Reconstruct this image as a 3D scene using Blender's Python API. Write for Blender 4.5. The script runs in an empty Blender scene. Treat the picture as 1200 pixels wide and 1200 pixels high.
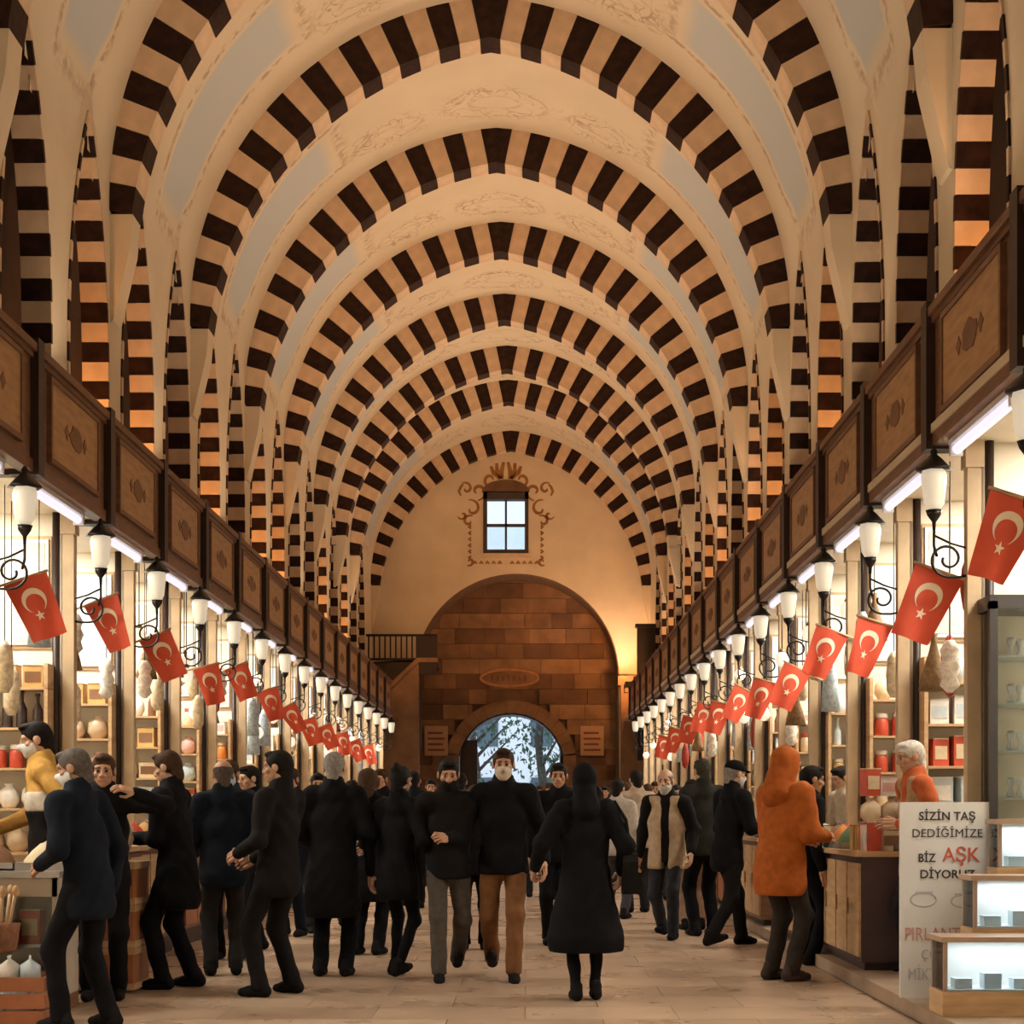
import bpy, math, random
import numpy as np
from mathutils import Vector, Matrix, Euler

random.seed(11)
scene = bpy.context.scene
COL = scene.collection
PI = math.pi

# ------------------------------------------------------------------ camera
F_PX = 1900.0                      # focal length in pixels of the 1200 px frame
VPX, VPY = 620.0, 950.0            # vanishing point of the hall in the photograph
CX, CZ = 0.50, 1.28                # camera: right of the hall axis, chest height
cam_d = bpy.data.cameras.new('camera')
cam_d.sensor_width = 36.0
cam_d.lens = 36.0 * F_PX / 1200.0
cam_d.shift_x = -(VPX - 600.0) / 1200.0
cam_d.shift_y = (VPY - 600.0) / 1200.0
cam_d.clip_end = 500
cam = bpy.data.objects.new('camera', cam_d)
COL.objects.link(cam)
cam.location = (CX, 0.0, CZ)
cam.rotation_euler = (PI / 2, 0, 0)
scene.camera = cam

def at(px, py, d):
    return Vector((CX + (px - VPX) * d / F_PX, d, CZ + (VPY - py) * d / F_PX))

# ------------------------------------------------------------------ world and exposure
w = bpy.data.worlds.new('overcast_sky')
scene.world = w
w.use_nodes = True
bg = w.node_tree.nodes['Background']
bg.inputs['Color'].default_value = (0.74, 0.86, 1.0, 1)
bg.inputs['Strength'].default_value = 1.5
vs = scene.view_settings
vs.view_transform = 'Standard'
vs.look = 'None'
vs.exposure = 0.0
vs.gamma = 1.0
vs.use_curve_mapping = False
scene.cycles.max_bounces = 6
scene.cycles.diffuse_bounces = 4
scene.cycles.glossy_bounces = 3
scene.cycles.transparent_max_bounces = 12
scene.cycles.sample_clamp_indirect = 6.0

UP_W = 64.0       # warm flood lamps on the kiosk roofs
SHOP_W = 108.0      # white ceiling panels inside the stalls
TUBE_E = 1.0       # fluorescent tubes under the fascias
LANT_E = 0.5       # lantern glass
WARM = (1.0, 0.75, 0.50)
AMBER = (1.0, 0.42, 0.13)
SHOPC = (1.0, 0.92, 0.80)

# ------------------------------------------------------------------ materials
MATS = {}
def nodes_of(m):
    m.use_nodes = True
    nt = m.node_tree
    return nt, nt.nodes, nt.links, nt.nodes['Principled BSDF']

def mat(name, col, rough=0.6, var=0.12, scale=6.0, bump=0.0, metal=0.0, spec=0.5, emit=None, es=0.0, sheen=0.0, stretch=None):
    if name in MATS:
        return MATS[name]
    m = bpy.data.materials.new(name)
    nt, N, L, b = nodes_of(m)
    b.inputs['Roughness'].default_value = rough
    b.inputs['Metallic'].default_value = metal
    b.inputs['Specular IOR Level'].default_value = spec
    tc = N.new('ShaderNodeTexCoord')
    nz = N.new('ShaderNodeTexNoise')
    nz.inputs['Scale'].default_value = scale
    nz.inputs['Detail'].default_value = 4
    if stretch:
        mp = N.new('ShaderNodeMapping')
        mp.inputs['Scale'].default_value = stretch
        L.new(tc.outputs['Object'], mp.inputs['Vector'])
        L.new(mp.outputs['Vector'], nz.inputs['Vector'])
    else:
        L.new(tc.outputs['Object'], nz.inputs['Vector'])
    rp = N.new('ShaderNodeValToRGB')
    c = Vector(col)
    rp.color_ramp.elements[0].position = 0.3
    rp.color_ramp.elements[1].position = 0.72
    rp.color_ramp.elements[0].color = (*(c * (1 - var)), 1)
    rp.color_ramp.elements[1].color = (*[min(1, x * (1 + var)) for x in c], 1)
    L.new(nz.outputs['Fac'], rp.inputs['Fac'])
    L.new(rp.outputs['Color'], b.inputs['Base Color'])
    if bump > 0:
        bp = N.new('ShaderNodeBump')
        bp.inputs['Strength'].default_value = bump
        bp.inputs['Distance'].default_value = 0.02
        L.new(nz.outputs['Fac'], bp.inputs['Height'])
        L.new(bp.outputs['Normal'], b.inputs['Normal'])
    if emit:
        b.inputs['Emission Color'].default_value = (*emit, 1)
        b.inputs['Emission Strength'].default_value = es
    MATS[name] = m
    return m

def math_node(N, L, op, a, b=None, c=None, clamp=False):
    n = N.new('ShaderNodeMath')
    n.operation = op
    n.use_clamp = clamp
    for i, v in enumerate((a, b, c)):
        if v is None:
            continue
        if isinstance(v, (int, float)):
            n.inputs[i].default_value = v
        else:
            L.new(v, n.inputs[i])
    return n.outputs[0]

PLASTER = mat('plaster', (0.62, 0.52, 0.39), 0.85, 0.09, 1.3, 0.05)
STONE_W = mat('pale_stone', (0.60, 0.45, 0.32), 0.7, 0.12, 5.0, 0.1)
STONE_D = mat('dark_marble', (0.022, 0.0085, 0.006), 0.6, 0.6, 9.0, 0.1, spec=0.2)
WOOD = mat('brown_wood', (0.17, 0.078, 0.038), 0.5, 0.25, 5.0, 0.1, stretch=(1, 1, 6))
WOOD_IN = mat('golden_wood', (0.40, 0.225, 0.10), 0.45, 0.22, 4.0, 0.1, stretch=(1, 1, 5))
WOOD_DK = mat('dark_wood', (0.028, 0.014, 0.010), 0.5, 0.3, 5.0)
WOOD_TAN = mat('tan_wood', (0.52, 0.34, 0.18), 0.45, 0.2, 4.0, 0.05, stretch=(1, 1, 6))
WOOD_RED = mat('red_wood', (0.33, 0.12, 0.05), 0.45, 0.2, 4.0, 0.05)
CREAM = mat('cream_board', (0.76, 0.69, 0.56), 0.6, 0.08, 3.0)
WHITE = mat('white_board', (0.70, 0.72, 0.72), 0.5, 0.04, 3.0)
PALEBLUE = mat('pale_blue_board', (0.50, 0.60, 0.65), 0.5, 0.08, 3.0)
IRON = mat('black_iron', (0.02, 0.016, 0.014), 0.4, 0.2, 20, 0, 0.6)
BRASS = mat('dull_brass', (0.35, 0.24, 0.12), 0.4, 0.2, 10, 0, 0.7)
DARKROOM = mat('unlit_room_dark', (0.050, 0.022, 0.014), 0.7, 0.4, 3.0)  # dark colour stands for the unlit rooms behind the lancets
STEEL = mat('grey_metal', (0.42, 0.42, 0.42), 0.35, 0.1, 8, 0, 0.7)
RED = mat('flag_red', (0.58, 0.072, 0.028), 0.75, 0.10, 6)
FWHITE = mat('flag_white', (0.82, 0.68, 0.52), 0.75, 0.05, 6)
STONE_BR = mat('brown_ashlar', (0.22, 0.115, 0.058), 0.75, 0.3, 2.2, 0.3)
STONE_BR2 = mat('brown_ashlar_pale', (0.28, 0.155, 0.08), 0.75, 0.3, 2.2, 0.3)
STONE_BR3 = mat('brown_ashlar_dark', (0.14, 0.07, 0.036), 0.75, 0.3, 2.2, 0.3)
MORTAR = mat('mortar', (0.15, 0.085, 0.05), 0.9, 0.2, 5)
GOLDPAINT = mat('ochre_paint', (0.28, 0.135, 0.04), 0.7, 0.25, 6)
TUBE = mat('tube_glow', (0.3, 0.3, 0.3), 0.4, 0.0, 3, emit=(0.92, 0.84, 0.95), es=TUBE_E)
LGLASS = mat('lantern_glass', (0.45, 0.41, 0.33), 0.4, 0.0, 3, emit=(1.0, 0.84, 0.62), es=LANT_E)
PANELGLOW = mat('ceiling_panel_glow', (0.9, 0.9, 0.9), 0.5, 0.0, 3, emit=(1.0, 0.9, 0.75), es=3.0)
BLACKINK = mat('black_ink', (0.03, 0.03, 0.05), 0.6, 0.05, 5)
REDINK = mat('red_ink', (0.55, 0.10, 0.06), 0.6, 0.05, 5)
GREYINK = mat('grey_ink', (0.45, 0.46, 0.50), 0.6, 0.05, 5)
PINKINK = mat('faded_red_ink', (0.55, 0.28, 0.28), 0.6, 0.05, 5)
LEAF = mat('leaf_green', (0.05, 0.11, 0.06), 0.6, 0.4, 3)
BARK = mat('bark', (0.07, 0.05, 0.04), 0.8, 0.3, 5)

def glass_mat():
    m = bpy.data.materials.new('clear_glass')
    nt, N, L, b = nodes_of(m)
    tr = N.new('ShaderNodeBsdfTransparent')
    tr.inputs['Color'].default_value = (0.93, 0.97, 0.97, 1)
    gl = N.new('ShaderNodeBsdfGlossy')
    gl.inputs['Roughness'].default_value = 0.05
    mx = N.new('ShaderNodeMixShader')
    fr = N.new('ShaderNodeFresnel')
    fr.inputs['IOR'].default_value = 1.45
    L.new(fr.outputs[0], mx.inputs[0])
    L.new(tr.outputs[0], mx.inputs[1])
    L.new(gl.outputs[0], mx.inputs[2])
    L.new(mx.outputs[0], N['Material Output'].inputs['Surface'])
    return m
GLASS = glass_mat()

def vault_mat():
    # plaster with the painted decoration of each bay: two pale blue haunch panels, scroll motifs by the crown
    m = bpy.data.materials.new('painted_vault_plaster')
    nt, N, L, b = nodes_of(m)
    b.inputs['Roughness'].default_value = 0.85
    uv = N.new('ShaderNodeUVMap')
    sp = N.new('ShaderNodeSeparateXYZ')
    L.new(uv.outputs[0], sp.inputs[0])
    u = math_node(N, L, 'SUBTRACT', sp.outputs[0], 0.5)
    ua = math_node(N, L, 'ABSOLUTE', u)
    v = math_node(N, L, 'FRACT', sp.outputs[1])
    tc = N.new('ShaderNodeTexCoord')
    nz = N.new('ShaderNodeTexNoise'); nz.inputs['Scale'].default_value = 1.2; nz.inputs['Detail'].default_value = 5
    L.new(tc.outputs['Object'], nz.inputs['Vector'])
    base = N.new('ShaderNodeValToRGB')
    base.color_ramp.elements[0].color = (0.55, 0.465, 0.355, 1)
    base.color_ramp.elements[1].color = (0.66, 0.575, 0.45, 1)
    L.new(nz.outputs['Fac'], base.inputs['Fac'])
    def box(u0, u1, v0, v1, e=0.012):
        def ss(x, a, bb):
            n = N.new('ShaderNodeMapRange'); n.interpolation_type = 'SMOOTHSTEP'
            L.new(x, n.inputs[0])
            n.inputs[1].default_value = a; n.inputs[2].default_value = bb
            return n.outputs[0]
        p = math_node(N, L, 'MULTIPLY', ss(ua, u0 - e, u0 + e), ss(ua, u1 + e, u1 - e))
        q = math_node(N, L, 'MULTIPLY', ss(v, v0 - e, v0 + e), ss(v, v1 + e, v1 - e))
        return math_node(N, L, 'MULTIPLY', p, q)
    nz2 = N.new('ShaderNodeTexNoise'); nz2.inputs['Scale'].default_value = 9.0; nz2.inputs['Detail'].default_value = 3
    L.new(tc.outputs['Object'], nz2.inputs['Vector'])
    patch = N.new('ShaderNodeMapRange')
    L.new(nz2.outputs['Fac'], patch.inputs[0]); patch.inputs[1].default_value = 0.42; patch.inputs[2].default_value = 0.58
    blue = box(0.215, 0.43, 0.46, 0.74)
    line = math_node(N, L, 'SUBTRACT', box(0.19, 0.455, 0.42, 0.78), box(0.20, 0.445, 0.44, 0.76, 0.006), clamp=True)
    line = math_node(N, L, 'MULTIPLY', line, patch.outputs[0])
    # scroll cartouche on the crown and a garland on each haunch
    def ring(uc, vc, ru, rv, wdt, src):
        a = math_node(N, L, 'DIVIDE', math_node(N, L, 'SUBTRACT', src, uc), ru)
        c = math_node(N, L, 'DIVIDE', math_node(N, L, 'SUBTRACT', v, vc), rv)
        r = math_node(N, L, 'SQRT', math_node(N, L, 'ADD', math_node(N, L, 'MULTIPLY', a, a), math_node(N, L, 'MULTIPLY', c, c)))
        dd = math_node(N, L, 'ABSOLUTE', math_node(N, L, 'SUBTRACT', r, 1.0))
        return math_node(N, L, 'SUBTRACT', 1.0, math_node(N, L, 'DIVIDE', dd, wdt), clamp=True)
    vn = N.new('ShaderNodeTexNoise'); vn.inputs['Scale'].default_value = 3.4; vn.inputs['Detail'].default_value = 1.5
    vn.inputs['Distortion'].default_value = 1.2
    L.new(tc.outputs['Object'], vn.inputs['Vector'])
    vine = math_node(N, L, 'ABSOLUTE', math_node(N, L, 'SUBTRACT', vn.outputs['Fac'], 0.5))
    scroll = N.new('ShaderNodeMapRange')
    L.new(vine, scroll.inputs[0]); scroll.inputs[1].default_value = 0.035; scroll.inputs[2].default_value = 0.012
    car = math_node(N, L, 'MULTIPLY', ring(0.0, 0.72, 0.050, 0.10, 0.55, ua), scroll.outputs[0])
    gar = math_node(N, L, 'MULTIPLY', ring(0.135, 0.74, 0.034, 0.07, 1.0, ua), scroll.outputs[0])
    orn = math_node(N, L, 'MAXIMUM', car, gar)
    for args in ((0.0, 0.72, 0.062, 0.115, 0.07), (0.0, 0.72, 0.030, 0.05, 0.16), (0.135, 0.74, 0.046, 0.075, 0.10), (0.135, 0.74, 0.020, 0.035, 0.22)):
        soft = math_node(N, L, 'MULTIPLY', ring(*args, ua), math_node(N, L, 'ADD', math_node(N, L, 'MULTIPLY', patch.outputs[0], 0.5), 0.15))
        orn = math_node(N, L, 'MAXIMUM', orn, soft)
    orn = math_node(N, L, 'MAXIMUM', orn, line)
    mx = N.new('ShaderNodeMix'); mx.data_type = 'RGBA'
    L.new(math_node(N, L, 'MULTIPLY', blue, 0.8), mx.inputs[0])
    L.new(base.outputs['Color'], mx.inputs[6]); mx.inputs[7].default_value = (0.40, 0.46, 0.52, 1)
    mx2 = N.new('ShaderNodeMix'); mx2.data_type = 'RGBA'
    L.new(math_node(N, L, 'MULTIPLY', orn, 0.62), mx2.inputs[0])
    L.new(mx.outputs[2], mx2.inputs[6]); mx2.inputs[7].default_value = (0.24, 0.13, 0.07, 1)
    L.new(mx2.outputs[2], b.inputs['Base Color'])
    return m
VAULT = vault_mat()

def floor_mat(name, c0, c1):
    m = bpy.data.materials.new(name)
    nt, N, L, b = nodes_of(m)
    tc = N.new('ShaderNodeTexCoord')
    oi = N.new('ShaderNodeObjectInfo')
    nz = N.new('ShaderNodeTexNoise'); nz.inputs['Scale'].default_value = 2.2; nz.inputs['Detail'].default_value = 6
    ad = N.new('ShaderNodeVectorMath'); ad.operation = 'ADD'
    L.new(tc.outputs['Object'], ad.inputs[0]); L.new(oi.outputs['Location'], ad.inputs[1])
    L.new(ad.outputs[0], nz.inputs['Vector'])
    rp = N.new('ShaderNodeValToRGB')
    rp.color_ramp.elements[0].position = 0.3; rp.color_ramp.elements[1].position = 0.7
    rp.color_ramp.elements[0].color = (*c0, 1); rp.color_ramp.elements[1].color = (*c1, 1)
    mixf = math_node(N, L, 'ADD', math_node(N, L, 'MULTIPLY', nz.outputs['Fac'], 0.7), math_node(N, L, 'MULTIPLY', oi.outputs['Random'], 0.3))
    L.new(mixf, rp.inputs['Fac'])
    L.new(rp.outputs['Color'], b.inputs['Base Color'])
    rr = N.new('ShaderNodeMapRange')
    L.new(nz.outputs['Fac'], rr.inputs[0]); rr.inputs[3].default_value = 0.25; rr.inputs[4].default_value = 0.31
    L.new(rr.outputs[0], b.inputs['Roughness'])
    return m
FLOOR = floor_mat('polished_limestone', (0.36, 0.25, 0.17), (0.52, 0.38, 0.27))

# ------------------------------------------------------------------ mesh helpers
def fast_mesh(name, V, Q, mats, midx=None, smooth=False):
    me = bpy.data.meshes.new(name)
    V = np.asarray(V, dtype=np.float32)
    Q = np.asarray(Q, dtype=np.int32)
    n = Q.shape[1]
    me.vertices.add(len(V)); me.vertices.foreach_set('co', V.ravel())
    me.loops.add(Q.size); me.loops.foreach_set('vertex_index', Q.ravel())
    me.polygons.add(len(Q))
    me.polygons.foreach_set('loop_start', np.arange(0, Q.size, n, dtype=np.int32))
    for m in mats:
        me.materials.append(m)
    if midx is not None:
        me.polygons.foreach_set('material_index', np.asarray(midx, dtype=np.int32))
    if smooth:
        me.polygons.foreach_set('use_smooth', np.ones(len(Q), dtype=bool))
    me.update(calc_edges=True)
    return me

class MB:
    def __init__(self):
        self.v, self.f, self.m, self.s = [], [], [], []
    def add(self, verts, faces, mi=0, smooth=False):
        o = len(self.v)
        self.v.extend([tuple(p) for p in verts])
        for f in faces:
            self.f.append(tuple(i + o for i in f)); self.m.append(mi); self.s.append(smooth)
        return self
    def box(self, x0, x1, y0, y1, z0, z1, mi=0, rot=None, piv=None):
        V = [Vector((x, y, z)) for z in (z0, z1) for y in (y0, y1) for x in (x0, x1)]
        if rot is not None:
            pv = Vector(piv) if piv is not None else Vector(((x0 + x1) / 2, (y0 + y1) / 2, (z0 + z1) / 2))
            M = rot.to_matrix() if isinstance(rot, Euler) else rot
            V = [M @ (p - pv) + pv for p in V]
        return self.add(V, [(0, 2, 3, 1), (4, 5, 7, 6), (0, 1, 5, 4), (2, 6, 7, 3), (0, 4, 6, 2), (1, 3, 7, 5)], mi)
    def cbox(self, c, s, mi=0, rot=None):
        return self.box(c[0] - s[0] / 2, c[0] + s[0] / 2, c[1] - s[1] / 2, c[1] + s[1] / 2, c[2] - s[2] / 2, c[2] + s[2] / 2, mi, rot)
    def tube(self, pts, r, n=8, mi=0, cap=True):
        pts = [Vector(p) for p in pts]
        R = r if isinstance(r, (list, tuple)) else [r] * len(pts)
        V, Fc = [], []
        up = Vector((0, 0, 1))
        prev = None
        for i, p in enumerate(pts):
            t = (pts[min(i + 1, len(pts) - 1)] - pts[max(i - 1, 0)]).normalized()
            if prev is None:
                a = t.cross(up)
                if a.length < 1e-3:
                    a = t.cross(Vector((1, 0, 0)))
            else:
                a = prev - t * prev.dot(t)
            a.normalize(); prev = a
            b = t.cross(a)
            for k in range(n):
                th = 2 * PI * k / n
                V.append(p + (a * math.cos(th) + b * math.sin(th)) * R[i])
        for i in range(len(pts) - 1):
            for k in range(n):
                k2 = (k + 1) % n
                Fc.append((i * n + k, i * n + k2, (i + 1) * n + k2, (i + 1) * n + k))
        if cap:
            Fc.append(tuple(range(n - 1, -1, -1)))
            Fc.append(tuple((len(pts) - 1) * n + k for k in range(n)))
        return self.add(V, Fc, mi, True)
    def lathe(self, prof, c=(0, 0, 0), n=14, mi=0):
        V, Fc = [], []
        for (r, z) in prof:
            for k in range(n):
                th = 2 * PI * k / n
                V.append((c[0] + r * math.cos(th), c[1] + r * math.sin(th), c[2] + z))
        for i in range(len(prof) - 1):
            for k in range(n):
                k2 = (k + 1) % n
                Fc.append((i * n + k, i * n + k2, (i + 1) * n + k2, (i + 1) * n + k))
        Fc.append(tuple(range(n - 1, -1, -1)))
        Fc.append(tuple((len(prof) - 1) * n + k for k in range(n)))
        return self.add(V, Fc, mi, True)
    def blob(self, c, r, n=10, mi=0, jit=0.0, rnd=None):
        prof = []
        m = max(4, n // 2)
        V, Fc = [], []
        for i in range(m + 1):
            ph = -PI / 2 + PI * i / m
            for k in range(n):
                th = 2 * PI * k / n
                j = 1 + (rnd.uniform(-jit, jit) if rnd else 0)
                V.append((c[0] + r[0] * math.cos(ph) * math.cos(th) * j, c[1] + r[1] * math.cos(ph) * math.sin(th) * j, c[2] + r[2] * math.sin(ph) * j))
        for i in range(m):
            for k in range(n):
                k2 = (k + 1) % n
                Fc.append((i * n + k, i * n + k2, (i + 1) * n + k2, (i + 1) * n + k))
        return self.add(V, Fc, mi, True)
    def prism(self, poly, axis, a0, a1, mi=0):
        """poly: 2D points; axis 'x' -> (y,z), 'y' -> (x,z), 'z' -> (x,y)"""
        def P(p, a):
            return {'x': (a, p[0], p[1]), 'y': (p[0], a, p[1]), 'z': (p[0], p[1], a)}[axis]
        n = len(poly)
        V = [P(p, a0) for p in poly] + [P(p, a1) for p in poly]
        Fc = [tuple(range(n - 1, -1, -1)), tuple(range(n, 2 * n))]
        for i in range(n):
            j = (i + 1) % n
            Fc.append((i, j, n + j, n + i))
        return self.add(V, Fc, mi)
    def mesh(self, name, mats):
        me = bpy.data.meshes.new(name)
        me.from_pydata(self.v, [], self.f)
        if not isinstance(mats, (list, tuple)):
            mats = [mats]
        for m in mats:
            me.materials.append(m)
        me.polygons.foreach_set('material_index', self.m)
        me.polygons.foreach_set('use_smooth', self.s)
        me.update()
        return me
    def build(self, name, mats, parent=None, loc=None):
        return link(name, self.mesh(name, mats), parent, loc)

def link(name, me, parent=None, loc=None, rot=None):
    o = bpy.data.objects.new(name, me)
    COL.objects.link(o)
    if parent is not None:
        o.parent = parent
    if loc is not None:
        o.location = loc
    if rot is not None:
        o.rotation_euler = rot
    return o

def tag(o, label=None, cat=None, group=None, kind=None):
    if label: o['label'] = label
    if cat: o['category'] = cat
    if group: o['group'] = group
    if kind: o['kind'] = kind
    return o

def thing(name, label, cat, loc=(0, 0, 0), rotz=0.0, group=None):
    o = link(name, None, None, loc, (0, 0, rotz))
    o.empty_display_size = 0.1
    return tag(o, label, cat, group)

ORD = ['first', 'second', 'third', 'fourth', 'fifth', 'sixth', 'seventh', 'eighth', 'ninth', 'tenth', 'eleventh', 'twelfth',
       'thirteenth', 'fourteenth', 'fifteenth', 'sixteenth', 'seventeenth', 'eighteenth', 'nineteenth', 'twentieth']
SIDE = {-1: 'left', 1: 'right'}

def area_light(name, loc, rot, size, watts, col, parent=None, shape='RECTANGLE', spread=None):
    l = bpy.data.lights.new(name, 'AREA')
    l.shape = shape
    l.size, l.size_y = size
    l.energy = watts
    l.color = col
    if spread: l.spread = spread
    o = bpy.data.objects.new(name, l)
    COL.objects.link(o)
    o.location = loc
    o.rotation_euler = rot
    if parent: o.parent = parent
    return o
# ================================================================== THE HALL
WH = 3.85                       # half width between the side walls
BAY = 4.0
Y0, Y1 = -3.0, 44.8             # the hall runs from behind the camera to the end wall
RING_D = [4.8, 8.8, 12.8, 16.8, 20.8, 24.8, 28.75, 32.75, 36.4, 39.3]
SPR = 6.93                      # springing of the striped ribs
RR, RC = 4.32, 0.67             # pointed rib: radius and centre offset (intrados)
VR, VC, VSPR = 4.13, 0.28, 7.6  # pointed vault between the ribs
VTH = math.acos(VC / VR)

def vault_z(x):
    return VSPR + math.sqrt(max(0, VR * VR - (abs(x) + VC) ** 2))

# ---- floor: a mortar bed with limestone slabs laid in courses
floor = MB().box(-6.6, 6.6, Y0 - 1, Y1 + 1.2, -0.30, -0.012).build('floor', mat('floor_bed', (0.27, 0.18, 0.115), 0.35, 0.2, 3))
tag(floor, 'polished beige stone floor of the market hall', kind='structure')
SLX, SLY = 0.95, 0.62
slab_me = MB().box(-SLX / 2 + .002, SLX / 2 - .002, -SLY / 2 + .002, SLY / 2 - .002, -0.012, 0.0).mesh('floor_slab', FLOOR)
half_me = MB().box(-SLX / 4 + .002, SLX / 4 - .002, -SLY / 2 + .002, SLY / 2 - .002, -0.012, 0.0).mesh('floor_slab_half', FLOOR)
nrow = 0
for r in range(30):
    y = 8.4 + r * SLY
    xs = [-2.85 + SLX * (i + 0.5) for i in range(6)] if r % 2 == 0 else [-2.85 + SLX * (i + 1) for i in range(5)]
    for x in xs:
        link('floor_slab', slab_me, floor, (x, y, 0))
    if r % 2:
        link('floor_slab', half_me, floor, (-2.85 + SLX / 4, y, 0)); link('floor_slab', half_me, floor, (2.85 - SLX / 4, y, 0))
yb = 8.4 + 29.5 * SLY
far_b = MB()
for r in range(31):
    y = yb + (r + 0.5) * SLY
    for i in range(6):
        x = -2.85 + SLX * (i + 0.5 + (0.25 if r % 2 else -0.25))
        far_b.box(x - SLX / 2 + .004, x + SLX / 2 - .004, y - SLY / 2 + .004, y + SLY / 2 - .004, -0.012, 0.0)
tag(far_b.build('paving', FLOOR, floor), 'distant floor slabs', kind='stuff')
for s in (-1, 1):
    k = MB()
    x0, x1 = sorted((s * 2.86, s * 6.5))
    k.box(x0, x1, 6.0, Y1 - 0.1, 0.0, 0.10)
    tag(k.build('trim_1' if s < 0 else 'trim_2', mat('kerb_stone', (0.33, 0.24, 0.17), 0.4, 0.2, 3), None),
        'low stone kerb carrying the stalls on the %s' % SIDE[s], kind='structure')

# ---- side walls with lancet arches in striped stone, two to a bay
PIER = 0.62
OPW = (2.0 - PIER) / 2
SILL, LSPR, LPEAK = 4.42, 5.7, 8.15
rise = LPEAK - LSPR
LR = (rise * rise / OPW + OPW) / 2
LC = LR - OPW
LTH = math.acos(LC / LR)
def lancet_w(z):
    if z <= LSPR: return OPW
    return max(0.0, math.sqrt(max(0, LR * LR - (z - LSPR) ** 2)) - LC)

def wall_unit():
    b = MB()
    zs = [SILL] + [LSPR + rise * i / 14 for i in range(15)]
    b.add([(0, -1, 3.75), (0, 1, 3.75), (0, 1, SILL), (0, -1, SILL)], [(0, 1, 2, 3)])
    for za, zb in zip(zs[:-1], zs[1:]):
        wa, wb = lancet_w(za), lancet_w(zb)
        b.add([(0, -1, za), (0, -wa, za), (0, -wb, zb), (0, -1, zb)], [(0, 1, 2, 3)])
        b.add([(0, wa, za), (0, 1, za), (0, 1, zb), (0, wb, zb)], [(0, 1, 2, 3)])
    b.add([(0, -1, LPEAK), (0, 1, LPEAK), (0, 1, 8.35), (0, -1, 8.35)], [(0, 1, 2, 3)])
    return b
UNITS = [16.8 + 0.2 + 1.0 + 2.0 * k for k in range(-8, 13)]      # centres of the lancets (d)
U = wall_unit()
FACE_W, REV = 0.05, 0.25
NB_J, NB_A = 7, 13
jh = (LSPR - SILL) / NB_J
jamb_me = {}
arcb_me = {'w': {}, 'd': {}}
for c, mm in (('w', STONE_W), ('d', STONE_D)):
    jamb_me[c] = MB().box(-0.02, REV, 0.0, FACE_W, 0.003, jh - 0.003).mesh('voussoir', mm)
    th = LTH / NB_A
    for i in range(NB_A):
        a0, a1 = i * th + 0.0006, (i + 1) * th - 0.0006
        q = [(R_ * math.cos(A_) - LC, R_ * math.sin(A_) + LSPR) for R_, A_ in ((LR, a0), (LR + FACE_W, a0), (LR + FACE_W, a1), (LR, a1))]
        cl = []                                    # keep each half on its own side of the apex
        for (ya, za), (yb_, zb_) in zip(q, q[1:] + q[:1]):
            if ya >= 0.001: cl.append((ya, za))
            if (ya >= 0.001) != (yb_ >= 0.001):
                t_ = (0.001 - ya) / (yb_ - ya); cl.append((0.001, za + t_ * (zb_ - za)))
        if len(cl) > 2:
            arcb_me[c][i] = MB().prism(cl, 'x', -0.02, REV).mesh('voussoir', mm)
sill_me = MB().box(-0.06, 0.5, -OPW - 0.05, OPW + 0.05, -0.10, 0.0).mesh('sill', STONE_W)

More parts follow.
